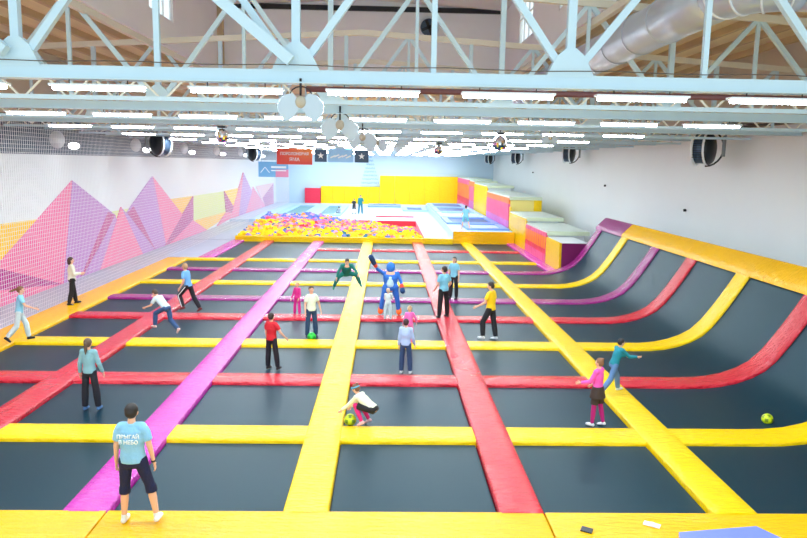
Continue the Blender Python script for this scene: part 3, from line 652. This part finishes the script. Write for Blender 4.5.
def fuse(bb, name, voxel, parent, mt, extra=None, smooth_it=3):
    me = bb.mesh(name); bm = bmesh.new(); bm.from_mesh(me); bmesh.ops.recalc_face_normals(bm, faces=bm.faces); bm.to_mesh(me); bm.free()
    o = bpy.data.objects.new(name, me); COL.objects.link(o)
    r_ = o.modifiers.new('r', 'REMESH'); r_.mode = 'VOXEL'; r_.voxel_size = voxel; r_.use_smooth_shade = True
    s_ = o.modifiers.new('s', 'SMOOTH'); s_.iterations = smooth_it; s_.factor = .5
    me2 = bpy.data.meshes.new_from_object(o.evaluated_get(bpy.context.evaluated_depsgraph_get())); bpy.data.objects.remove(o)
    me2.materials.clear(); me2.materials.append(mt)
    if extra is not None:
        bm = bmesh.new(); bm.from_mesh(me2)
        for m_ in extra.mats: me2.materials.append(m_)
        base = [bm.verts.new(v) for v in extra.v]
        for f, i in zip(extra.f, extra.mi):
            q = bm.faces.new([base[k] for k in f]); q.material_index = i+1; q.smooth = True
        bm.to_mesh(me2); bm.free()
    me2.name = name; o = bpy.data.objects.new(name, me2); COL.objects.link(o); o.parent = parent
    return o
def person(pos, face, label, h=1.7, lean=0, side=0, legs=((0, 4, 0), (0, 4, 0)), arms=((0, 8, 8, 0), (0, 8, 8, 0)), head=(0, 0), top=(150, 200, 230), sleeve='short', bottom=(20, 24, 34), length='long', hair=(40, 28, 22), hairstyle='short', shoes=(235, 238, 240), child=0, lift=0, extras=None, group='people on the trampolines', stripe=None, slim=1.0, skirt=None, leggings=None, collar=None, sc_hand=1):
    k = h/1.75; hs = k*(1+.28*child); vox = .0115*max(k, .7)
    t = empty('person', pos, label, 'person', None, R(face))
    # joints: x right, y forward, z up
    lg = .9*k; th, shn = .43*k, .42*k
    up_ = Vector((sin(R(side)), sin(R(lean))*cos(R(side)), cos(R(lean))*cos(R(side)))); X = Vector((cos(R(side)), 0, -sin(R(side)))); F = up_.cross(X)*-1
    F = X.cross(up_)*-1 if X.cross(up_).y < 0 else X.cross(up_)
    P = Vector((0, 0, 0)); J = {}
    for s_, nm, (fl, ab, kn) in ((-1, 'L', legs[0]), (1, 'R', legs[1])):
        hip = P + X*(.095*k*s_*slim)
        d1 = Vector((sin(R(ab))*s_, sin(R(fl))*cos(R(ab)), -cos(R(fl))*cos(R(ab))))
        knee = hip + d1*th; f2 = fl-kn; d2 = Vector((sin(R(ab*.6))*s_, sin(R(f2)), -cos(R(f2)))).normalized()
        ank = knee + d2*shn; J[nm] = (hip, knee, ank, d2)
    low = min(J['L'][2].z, J['R'][2].z) - .075*k
    off = Vector((0, 0, -low + lift))
    P = P + off
    for q in 'LR': J[q] = tuple(v+off for v in J[q][:3]) + (J[q][3],)
    chest = P + up_*.34*k; neck = P + up_*.52*k; sh = P + up_*.475*k
    hy, hp = head; hd = (up_*.5 + Vector((0, 0, .5))).normalized(); hd = (hd + F*sin(R(hp))).normalized()
    hc = neck + hd*(.075*k + .075*hs); hq = Matrix.Rotation(R(hy), 3, 'Z'); HF = hq @ Vector((F.x, F.y, 0)).normalized() if Vector((F.x, F.y, 0)).length > .1 else Vector((0, 1, 0)); HF = (HF - hd*HF.dot(hd)).normalized(); HX = HF.cross(hd)
    A = {}
    for s_, nm, a in ((-1, 'l', arms[0]), (1, 'r', arms[1])):
        fl, ab, el = a[:3]; inn = a[3] if len(a) > 3 else 0
        so = sh + X*(.165*k*s_*slim)
        d1 = Vector((sin(R(ab))*s_, sin(R(fl))*cos(R(ab)), -cos(R(fl))*cos(R(ab))))
        eb = so + d1*.29*k; f2 = fl+el; d2 = Vector((sin(R(ab*.5-inn))*s_, sin(R(f2))*cos(R(ab*.5-inn)), -cos(R(f2))*cos(R(ab*.5-inn)))).normalized()
        wr = eb + d2*.25*k; A[nm] = (so, eb, wr, d1, d2, s_)
    # ---- body
    b = MB(); m0 = skin_m
    capsule(b, P+up_*.0, P+up_*.12*k, .115*k*slim, .1*k*slim, m0, 1.35, X); capsule(b, P+up_*.12*k, chest, .1*k*slim, .115*k*slim, m0, 1.35, X); capsule(b, chest, sh-up_*.03*k, .115*k*slim, .095*k*slim, m0, 1.45, X)
    capsule(b, sh+X*-.13*k*slim, sh+X*.13*k*slim, .058*k, .058*k, m0); capsule(b, sh, neck+hd*.06*k, .055*k, .05*k, m0)
    for q in 'LR':
        hip, knee, ank, d2 = J[q]; capsule(b, hip, knee, .085*k*slim, .055*k, m0); capsule(b, knee, knee+(ank-knee)*.35, .053*k, .056*k, m0); capsule(b, knee+(ank-knee)*.35, ank, .056*k, .034*k, m0)
    for q in 'lr':
        so, eb, wr, d1, d2, s_ = A[q]; capsule(b, so, eb, .048*k, .038*k, m0); capsule(b, eb, wr, .038*k, .026*k, m0)
        capsule(b, wr, wr+d2*.075*k, .026*k, .03*k, m0, .6)
    # head: skull, jaw, nose, ears
    capsule(b, hc-HF*.01*hs, hc+hd*.035*hs+HF*.0*hs, .088*hs, .09*hs, m0, .88, HX); capsule(b, hc-hd*.055*hs+HF*.035*hs, hc-hd*.01*hs+HF*.03*hs, .05*hs, .06*hs, m0, 1.0, HX)
    capsule(b, hc+HF*.092*hs+hd*.01*hs, hc+HF*.105*hs-hd*.02*hs, .010*hs, .015*hs, m0, 1)
    for s_ in (-1, 1): capsule(b, hc+HX*.082*hs*s_+hd*.012*hs, hc+HX*.084*hs*s_-hd*.02*hs, .018*hs, .014*hs, m0, .6, HX)
    ex = MB(); mr = Matrix((HX, HF, hd)).transposed()
    for s_ in (-1, 1):
        ex.ell(hc+HX*.032*hs*s_+HF*.083*hs+hd*.012*hs, (.015*hs, .01*hs, .009*hs), eye_w, 8, mr); ex.ell(hc+HX*.032*hs*s_+HF*.091*hs+hd*.012*hs, (.007*hs, .005*hs, .007*hs), eye_d, 8, mr)
        ex.obox(hc+HX*.033*hs*s_+HF*.092*hs+hd*.034*hs, HX*.017*hs, HF*.003*hs, hd*.003*hs, hairm(hair))
    ex.ell(hc+HF*.086*hs-hd*.048*hs, (.022*hs, .008*hs, .006*hs), lip_m, 8, mr)
    # five fingers per hand
    for q in 'lr':
        so, eb, wr, d1, d2, s_ = A[q]; pm = wr+d2*.085*k
        spread = (F - d2*F.dot(d2)); spread = spread.normalized() if spread.length > .15 else (up_ - d2*up_.dot(d2)).normalized(); inn = d2.cross(spread)*(-s_); inn = inn if inn.dot(X)*s_ < 0 else -inn
        for i, L in enumerate((.068, .076, .07, .056)):
            o0 = pm + spread*(.026-.0165*i)*k; p1 = o0+d2*L*.5*k+inn*.004*k; p2 = p1+(d2*.8+inn*.5).normalized()*L*.32*k; p3 = p2+(d2*.5+inn*.8).normalized()*L*.25*k
            ex.tube([o0, p1, p2, p3], [.0088*k, .0085*k, .0078*k, .006*k], m0, n=6)
        o0 = wr+d2*.03*k+spread*.024*k; ex.tube([o0, o0+(d2*.7+spread*.75).normalized()*.035*k, o0+(d2*.95+spread*.55+inn*.3).normalized()*.068*k], [.011*k, .010*k, .007*k], m0, n=6)
    fuse(b, 'body', vox, t, skin_m, ex)
    # ---- top
    b = MB(); cm = cloth(top); g_ = .014*k
    hem = -.02 if not skirt else .06
    loft(b, [(P+up_*(hem*k), X*(.168*k*slim+g_), F*(.122*k*slim+g_)), (P+up_*.05*k, X*(.165*k*slim+g_), F*(.118*k*slim+g_)), (P+up_*.16*k, X*(.145*k*slim+g_), F*(.105*k*slim+g_)), (P+up_*.32*k, X*(.165*k*slim+g_), F*(.118*k*slim+g_)), (P+up_*.43*k, X*(.17*k*slim+g_), F*(.1*k*slim+g_)), (P+up_*.485*k, X*(.12*k*slim+g_), F*(.075*k+g_)), (P+up_*.53*k, X*(.055*k+g_), F*(.05*k+g_))], cm)
    capsule(b, sh-X*.135*k*slim-up_*.005*k, sh+X*.135*k*slim-up_*.005*k, .06*k+g_, .06*k+g_, cm)
    for q in 'lr':
        so, eb, wr, d1, d2, s_ = A[q]; a0 = so-X*s_*.03*k; g2 = .013*k
        def ringat(c, d, r_): 
            u = d.cross(Vector((0, 1, .01))); u = (u if u.length > .1 else d.cross(Vector((1, 0, 0)))).normalized(); v = d.cross(u); return (c, u*r_, v*r_)
        if sleeve == 'short': loft(b, [ringat(a0, d1, .062*k+g2), ringat(so+d1*.08*k, d1, .056*k+g2), ringat(so+d1*.2*k, d1, .052*k+g2)], cm)
        elif sleeve == 'long':
            capsule(b, so, so+d1*.05*k, .058*k+g2, .05*k+g2, cm); capsule(b, so, eb, .048*k+g2, .042*k+g2, cm); loft(b, [ringat(eb-d2*.01*k, d2, .042*k+g2), ringat(wr-d2*.012*k, d2, .028*k+g2)], cm)
        else: capsule(b, so, so+d1*.03*k, .05*k+g2, .05*k, cm)
    fuse(b, 'shirt' if sleeve != 'long' else 'sweater', vox*1.1, t, cm, None, 2)
    # ---- trousers / shorts
    b = MB(); pm_ = cloth(bottom); g_ = .012*k
    cut = {'long': 1.9, 'short': .85, 'knee': 1.1, 'none': .1}[length]
    loft(b, [(P-up_*.1*k, X*(.13*k*slim+g_), F*(.09*k*slim+g_)), (P-up_*.04*k, X*(.165*k*slim+g_), F*(.115*k*slim+g_)), (P+up_*.04*k, X*(.162*k*slim+g_), F*(.115*k*slim+g_)), (P+up_*.09*k, X*(.15*k*slim+g_), F*(.108*k*slim+g_))], pm_)
    for q in 'LR':
        hip, knee, ank, d2 = J[q]; d1 = (knee-hip).normalized(); capsule(b, hip, hip+d1*.08*k, .09*k*slim+g_, .082*k*slim+g_, pm_)
        wl = .012*k if length == 'long' and not leggings else 0
        if cut > 1.05: capsule(b, hip, knee, .085*k*slim+g_, .055*k+g_+wl, pm_)
        else: loft(b, [ringat(hip, d1, .085*k*slim+g_), ringat(hip+(knee-hip)*cut, d1, (.07*k+g_+.012*k))], pm_)
        if cut > 1.5: loft(b, [ringat(knee-d2*.02*k, d2, .056*k+g_+wl), ringat(knee+(ank-knee)*.4, d2, .057*k+g_+wl), ringat(knee+(ank-knee)*.96, d2, .038*k+g_+wl*1.4)], pm_)
        elif cut > 1.05: loft(b, [ringat(knee-d2*.03*k, d2, .056*k+g_+.01*k), ringat(knee+d2*.07*k, d2, .056*k+g_+.01*k)], pm_)
    fuse(b, {'long': 'trousers', 'short': 'shorts', 'knee': 'shorts', 'none': 'shorts'}[length], vox*1.1, t, pm_, None, 2)
    if skirt:
        b = MB(); sm_ = cloth(skirt); mid = (J['L'][1]+J['R'][1])/2; dd = (mid-P).normalized(); loft(b, [(P+up_*.09*k, X*.17*k, F*.125*k), (P-up_*.02*k, X*.2*k, F*.15*k), (P+dd*.2*k, X*.235*k, F*.19*k)], sm_); fuse(b, 'skirt', vox*1.2, t, sm_, None, 2)
    if leggings:
        b = MB(); lm_ = cloth(leggings)
        for q in 'LR':
            hip, knee, ank, d2 = J[q]; capsule(b, hip+(knee-hip)*.3, knee, .083*k*slim, .062*k, lm_); capsule(b, knee, knee+(ank-knee)*.4, .06*k, .062*k, lm_); capsule(b, knee+(ank-knee)*.4, ank, .062*k, .042*k, lm_)
        fuse(b, 'leggings', vox, t, lm_, None, 1)
    if stripe:
        b = MB()
        for q, s_ in (('L', -1), ('R', 1)):
            hip, knee, ank, d2 = J[q]; ox = X*s_
            b.bar(hip+ox*(.085*k+g_+.006), knee+ox*(.057*k+g_+.012*k+.004), .022*k, wp, .01, ref=(0, 1, 0)); b.bar(knee+ox*(.057*k+g_+.012*k+.004), ank+ox*(.045*k+g_+.014), .022*k, wp, .01, ref=(0, 1, 0))
        b.build('side_stripes', t)
    # ---- shoes
    for q in 'LR':
        hip, knee, ank, d2 = J[q]; fd = Vector((0, 1, 0)) - d2*Vector((0, 1, 0)).dot(d2); fd = fd.normalized() if fd.length > .2 else Vector((0, .5, -.8)).normalized()
        dn = d2; b = MB(); sm2 = cloth(shoes)
        heel = ank - fd*.03*k + dn*.04*k; toe = ank + fd*.14*k + dn*.048*k
        capsule(b, heel, ank+fd*.05*k+dn*.035*k, .04*k, .042*k, sm2); capsule(b, ank+fd*.05*k+dn*.038*k, toe, .042*k, .032*k, sm2, 1.15, X); capsule(b, ank-dn*.03*k, ank+dn*.03*k, .042*k, .042*k, sm2)
        fuse(b, 'shoe', vox, t, sm2, None, 1)
    # ---- hair
    hm = hairm(hair); b = MB(); ctr = hc-HF*.014*hs+hd*.03*hs
    capsule(b, ctr-hd*.02*hs-HF*.012*hs, ctr+hd*.008*hs, .092*hs, .1*hs, hm, .93, HX)
    if hairstyle in ('long', 'bob'): capsule(b, hc-HF*.045*hs, hc-HF*.06*hs-hd*(.1 if hairstyle == 'bob' else .2)*hs, .085*hs, .06*hs, hm, 1.05, HX)
    if hairstyle == 'pony' or hairstyle == 'fly':
        r0 = hc-HF*.1*hs+hd*.03*hs; capsule(b, r0+HF*.02*hs, r0-HF*.02*hs, .03*hs, .03*hs, hm)
        tip = r0-HF*.04*hs-hd*.25*hs if hairstyle == 'pony' else r0-HF*.22*hs-hd*.08*hs; capsule(b, r0-HF*.03*hs, r0*.4+tip*.6, .034*hs, .036*hs, hm); capsule(b, r0*.4+tip*.6, tip, .036*hs, .012*hs, hm)
    if hairstyle == 'bun': capsule(b, hc-HF*.07*hs+hd*.09*hs, hc-HF*.085*hs+hd*.11*hs, .035*hs, .035*hs, hm)
    ho = fuse(b, 'hair', vox, t, hm, None, 2)
    # trim the face out of the hair mass
    bm = bmesh.new(); bm.from_mesh(ho.data); dl = [v for v in bm.verts if (v.co-hc).dot(HF) > .035*hs and (v.co-hc).dot(hd) < .058*hs]
    bmesh.ops.delete(bm, geom=dl, context='VERTS'); bm.to_mesh(ho.data); bm.free()
    if extras: extras(t, k, hs, P, hc, HF, HX, hd, X, F, up_, J, A)
    return t
LB = (120, 190, 226)
def tee_text(t, k, hs, P, hc, HF, HX, hd, X, F, up_, J, A):
    tilt = (R(90)-0, 0, 0)
    for body, z in (('ПРЫГАЙ', .385), ('В НЕБО', .305)):
        text(body, .074, (0, -.162 if z > .33 else -.158, P.z+z*k), wp, t, name='shirt_print')
    so, eb, wr, d1, d2, s_ = A['r']; b = MB(); b.tube([wr-d2*.03, wr-d2*.005], .034, blk, n=12); b.build('wristwatch', t)
person((-3.53, 9.62, .035), 0, 'man in light blue printed shirt and navy shorts at bottom left, seen from behind', h=1.8, legs=((2, 5, 3), (4, 17, 6)), arms=((2, 12, 10), (0, 14, 12)), top=(140, 198, 236), bottom=(14, 24, 66), length='knee', hair=(36, 30, 30), head=(0, 8), extras=tee_text)
person((-6.15, 14.5, -.06), -4, 'ponytailed girl in grey blue long sleeved top and black leggings, back turned', h=1.58, legs=((0, 5, 0), (2, 7, 0)), arms=((0, 15, 12), (4, 17, 18)), top=(132, 180, 192), sleeve='long', bottom=(26, 28, 40), hair=(92, 74, 60), hairstyle='pony', shoes=(70, 110, 160), slim=.85)
person((-10.25, 19.75, .03), -70, 'girl in light blue shirt and white leggings running by the net, hair flying', h=1.62, lean=8, legs=((22, 4, 15), (-10, 4, 30)), arms=((-20, 14, 30), (30, 16, 40)), top=(140, 205, 230), bottom=(205, 222, 226), hair=(128, 88, 58), hairstyle='fly', shoes=(30, 32, 40), slim=.85, lift=.03)
person((-11.1, 25.1, .02), -60, 'woman in cream top and black trousers standing on the yellow border by the net', h=1.74, legs=((8, 6, 0), (-6, 4, 8)), arms=((10, 10, 70, 20), (12, 12, 85, 25)), top=(232, 232, 212), sleeve='long', bottom=(24, 24, 30), hair=(70, 46, 40), hairstyle='bob', shoes=(30, 28, 30))
person((-6.5, 20.9, .0), 62, 'boy in white shirt and jeans leaping forward over the red pad', h=1.55, lean=48, legs=((62, 5, 60), (-8, 4, 40)), arms=((30, 10, 40), (50, 18, 60)), top=(205, 224, 236), bottom=(44, 78, 128), hair=(84, 62, 48), shoes=(230, 190, 190), lift=.12, head=(0, 20), slim=.9)
person((-6.75, 24.2, .0), 72, 'boy in blue shirt and black track trousers with white stripes, running to the left', h=1.75, lean=12, legs=((42, 4, 62), (-18, 4, 12)), arms=((-10, 12, 40), (0, 12, 30)), top=(110, 168, 222), sleeve='short', bottom=(24, 26, 34), hair=(190, 150, 104), shoes=(120, 50, 50), stripe=True, lift=.05, slim=.9)
person((-2.85, 17.6, -.06), -28, 'boy in red shirt and black trousers standing left of the centre yellow pad', h=1.5, legs=((0, 5, 0), (4, 7, 0)), arms=((0, 10, 20), (10, 30, 30)), top=(205, 30, 44), bottom=(28, 26, 36), hair=(52, 38, 32), shoes=(50, 40, 44), slim=.92)
person((-3.0, 24.05, -.05), 150, 'small girl dressed all in magenta standing on the purple pad', h=1.16, child=.6, legs=((0, 5, 0), (6, 5, 6)), arms=((10, 14, 30), (10, 12, 20)), top=(214, 40, 132), sleeve='long', bottom=(204, 36, 140), hair=(190, 150, 90), shoes=(220, 60, 140), slim=.9)
def green_shoulder(t, k, hs, P, hc, HF, HX, hd, X, F, up_, J, A):
    b = MB(); capsule(b, A['r'][0]-X*.02, A['r'][0]+A['r'][3]*.12*k, .066*k, .062*k, cloth((110, 180, 40))); b.build('green_sleeve', t)
person((-2.2, 21.0, -.06), 205, 'boy in white and green shirt and jeans, green ball at his feet', h=1.6, legs=((0, 6, 0), (4, 6, 4)), arms=((-4, 24, 10), (6, 14, 20)), top=(226, 234, 216), bottom=(40, 66, 104), hair=(74, 58, 44), shoes=(60, 64, 80), extras=green_shoulder, slim=.92)
person((-1.5, 27.2, -.05), 188, 'man in dark green jumping with knees tucked wide beside the centre yellow pad', h=1.7, lean=42, legs=((85, 40, 104), (68, 34, 92)), arms=((40, 30, 20), (18, 32, 6)), top=(16, 118, 108), sleeve='long', bottom=(14, 122, 112), hair=(48, 38, 32), shoes=(10, 130, 100), slim=1.15, lift=.45, head=(0, 10))
def costume(t, k, hs, P, hc, HF, HX, hd, X, F, up_, J, A):
    b = MB(); capsule(b, hc-hd*.01, hc+hd*.05, .155*k, .15*k, cloth((50, 120, 205))); fuse(b, 'hood', .02, t, cloth((50, 120, 205)))
    bm = bmesh.new(); ho = t.children[-1]; bm.from_mesh(ho.data); bmesh.ops.delete(bm, geom=[v for v in bm.verts if (v.co-hc).dot(HF) > .06 and abs((v.co-hc).dot(HX)) < .08 and abs((v.co-hc).dot(hd)) < .1], context='VERTS'); bm.to_mesh(ho.data); bm.free()
    for q, L in (('r', .3), ('l', .1)):
        so, eb, wr, d1, d2, s_ = A[q]; b = MB(); capsule(b, wr-d2*.1, wr+d2*.0, .075, .07, cloth((225, 70, 40))); b.build('red_cuff', t)
        b = MB(); capsule(b, wr+d2*.03, wr+d2*L, .085, .09, cloth((24, 62, 110))); b.build('glove', t)
    b = MB(); capsule(b, P+up_*.1+F*.09, P+up_*.34+F*.08, .12, .11, cloth((190, 222, 240)), 1.2, X); b.build('pale_bib', t)
    for q in 'LR':
        a = J[q][2]; b = MB(); capsule(b, a+Vector((0, -.02, .1)), a+Vector((0, -.0, .0)), .08, .1, cloth((245, 100, 20))); capsule(b, a+Vector((0, .0, .0)), a+Vector((0, .16, -.0)), .09, .075, cloth((245, 100, 20))); b.build('orange_boot', t)
person((.2, 24.15, .03), 176, 'person in a bulky blue costume with hood and orange boots, one arm raised', h=1.78, legs=((4, 14, 4), (4, 16, 6)), arms=((10, 24, 20), (140, 44, 10)), top=(46, 112, 205), sleeve='long', bottom=(40, 104, 200), hair=(40, 100, 190), shoes=(245, 100, 20), slim=1.45, extras=costume)
person((.12, 23.3, .02), -8, 'toddler in white standing right in front of the blue costumed person', h=1.05, child=.7, legs=((0, 6, 0), (0, 6, 0)), arms=((30, 10, 40), (30, 10, 40)), top=(214, 222, 226), sleeve='long', bottom=(208, 222, 230), hair=(206, 180, 150), shoes=(200, 210, 220), slim=.95)
person((.74, 20.3, -.06), 10, 'small fair haired girl in pink, half hidden behind the boy in the pale blue shirt', h=1.15, child=.6, legs=((0, 5, 0), (0, 5, 0)), arms=((0, 16, 20), (10, 30, 20)), top=(238, 110, 190), sleeve='long', bottom=(230, 120, 180), hair=(206, 170, 130), hairstyle='bun', shoes=(220, 200, 210), slim=.9)
person((.55, 17.35, -.06), -14, 'boy in pale blue shirt and jeans seen from behind right of the centre yellow pad', h=1.44, legs=((0, 4, 0), (4, 5, 4)), arms=((0, 10, 10), (4, 14, 24)), top=(172, 194, 232), sleeve='long', bottom=(44, 72, 112), hair=(60, 36, 40), shoes=(225, 228, 232), slim=.9)
person((2.0, 23.6, .03), 35, 'man in light blue shirt and black trousers on the right red pad', h=1.8, legs=((0, 6, 0), (0, 7, 0)), arms=((6, 12, 40, 15), (-6, 22, 50, 10)), top=(126, 196, 222), bottom=(22, 22, 28), hair=(46, 34, 30), shoes=(28, 28, 32), head=(20, 0))
person((2.68, 27.1, .01), 150, 'woman in light blue shirt and black trousers just behind the man on the red pad', h=1.68, legs=((0, 4, 0), (0, 4, 0)), arms=((0, 12, 12), (0, 12, 12)), top=(128, 198, 222), bottom=(24, 24, 30), hair=(44, 34, 30), hairstyle='long', shoes=(30, 30, 34), slim=.9)
person((3.22, 20.95, -.06), 58, 'man in yellow shirt and black trousers walking left beside the right yellow pad', h=1.82, legs=((26, 5, 30), (-8, 4, 0)), arms=((20, 14, 40), (-4, 14, 20)), top=(250, 206, 20), bottom=(26, 30, 42), hair=(40, 28, 26), shoes=(220, 224, 230), head=(10, 10))
def headband(t, k, hs, P, hc, HF, HX, hd, X, F, up_, J, A):
    b = MB(); m3 = cloth((90, 180, 215)); pts = [hc+hd*.05*hs+HF*(.104*hs*cos(a))+HX*(.096*hs*sin(a)) for a in [2*pi*i/20 for i in range(21)]]; b.tube(pts, .017*hs, m3, n=6); b.build('headband', t)
person((-.2, 13.62, -.02), 62, 'girl in cream sweater, black shorts and blue headband crouching with a yellow ball', h=1.42, lean=56, legs=((98, 8, 128), (90, 8, 120)), arms=((42, 6, 8), (36, 8, 12)), top=(232, 228, 204), sleeve='long', bottom=(26, 26, 34), length='short', hair=(120, 78, 50), hairstyle='bun', shoes=(240, 190, 200), head=(0, -6), extras=headband, slim=.92, leggings=(222, 30, 120))
person((4.38, 13.85, -.06), 48, 'girl in bright pink sweater, dark skirt and purple leggings standing by the right yellow pad', h=1.45, legs=((4, 3, 2), (-6, 3, 6)), arms=((24, 10, 50), (10, 10, 40)), top=(250, 92, 190), sleeve='long', bottom=(62, 48, 44), length='short', hair=(140, 96, 66), hairstyle='bun', shoes=(225, 225, 235), skirt=(62, 48, 44), slim=.88, leggings=(176, 20, 116))
person((5.3, 15.7, .03), -75, 'boy in teal sweater and blue jeans striding to the right on the right yellow pad', h=1.38, lean=20, legs=((30, 6, 20), (-22, 6, 20)), arms=((30, 10, 50), (48, 10, 40)), top=(20, 132, 150), sleeve='long', bottom=(92, 128, 176), hair=(34, 30, 34), shoes=(210, 225, 235), slim=.92)
person((-4.42, 67.6, .26), 20, 'child in pale clothes sitting on the white floor beyond the foam pit', h=1.4, lean=14, legs=((88, 14, 70), (80, 12, 60)), arms=((30, 10, 20), (40, 10, 20)), top=(150, 166, 184), sleeve='long', bottom=(80, 92, 120), hair=(40, 34, 34), shoes=(40, 40, 44), lift=-.27)
person((-3.07, 69, .26), 160, 'child in black and grey top standing left of the tall person beyond the foam pit', h=1.5, legs=((0, 5, 0), (0, 5, 0)), arms=((0, 10, 10), (30, 16, 50)), top=(50, 54, 60), bottom=(60, 62, 72), length='short', hair=(50, 36, 30), shoes=(30, 30, 34))
person((-2.45, 69.1, .26), 190, 'tall person in teal clothes standing beyond the foam pit near the far yellow pads', h=1.85, legs=((0, 5, 0), (0, 6, 0)), arms=((26, 16, 60, 20), (0, 10, 10)), top=(20, 130, 140), sleeve='long', bottom=(24, 120, 150), hair=(40, 60, 60), shoes=(40, 110, 140))
person((5.5, 48.6, .78), 12, 'person in light blue shirt walking barefoot on the raised platform far right', h=1.7, legs=((14, 10, 6), (-16, 12, 4)), arms=((0, 16, 40), (0, 16, 40)), top=(130, 200, 222), bottom=(110, 190, 210), length='short', hair=(60, 44, 38), shoes=(232, 184, 156))
# balls
def ball(loc, r_, c, l, c2=(230, 236, 200)):
    b = MB(); b.ell((0, 0, 0), (r_, r_, r_), mat('ball_%d' % c[0]+str(c[1]), c, rough=.35), n=20); o = b.build('ball'); o.location = loc
    m2 = mat('ball_patch_%d' % c2[0], c2, rough=.4); o.data.materials.append(m2)
    gold = (1+5**.5)/2; ctr = [Vector(v).normalized() for a in (1, -1) for g_ in (gold, -gold) for v in ((0, a, g_), (a, g_, 0), (g_, 0, a))]
    for q in o.data.polygons:
        if max(q.center.normalized().dot(v) for v in ctr) > .955: q.material_index = 1
    return tag(o, l, 'ball')
ball((-.66, 13.75, .05), .125, (196, 214, 20), 'yellow green patterned ball held low by the crouching girl', (90, 130, 40))
ball((-2.16, 20.72, .03), .13, (30, 200, 60), 'bright green ball at the feet of the boy in white', (20, 150, 60))
ball((8.03, 14.0, .05), .115, (205, 224, 20), 'yellow green ball resting alone on the black trampoline at far right', (120, 150, 30))
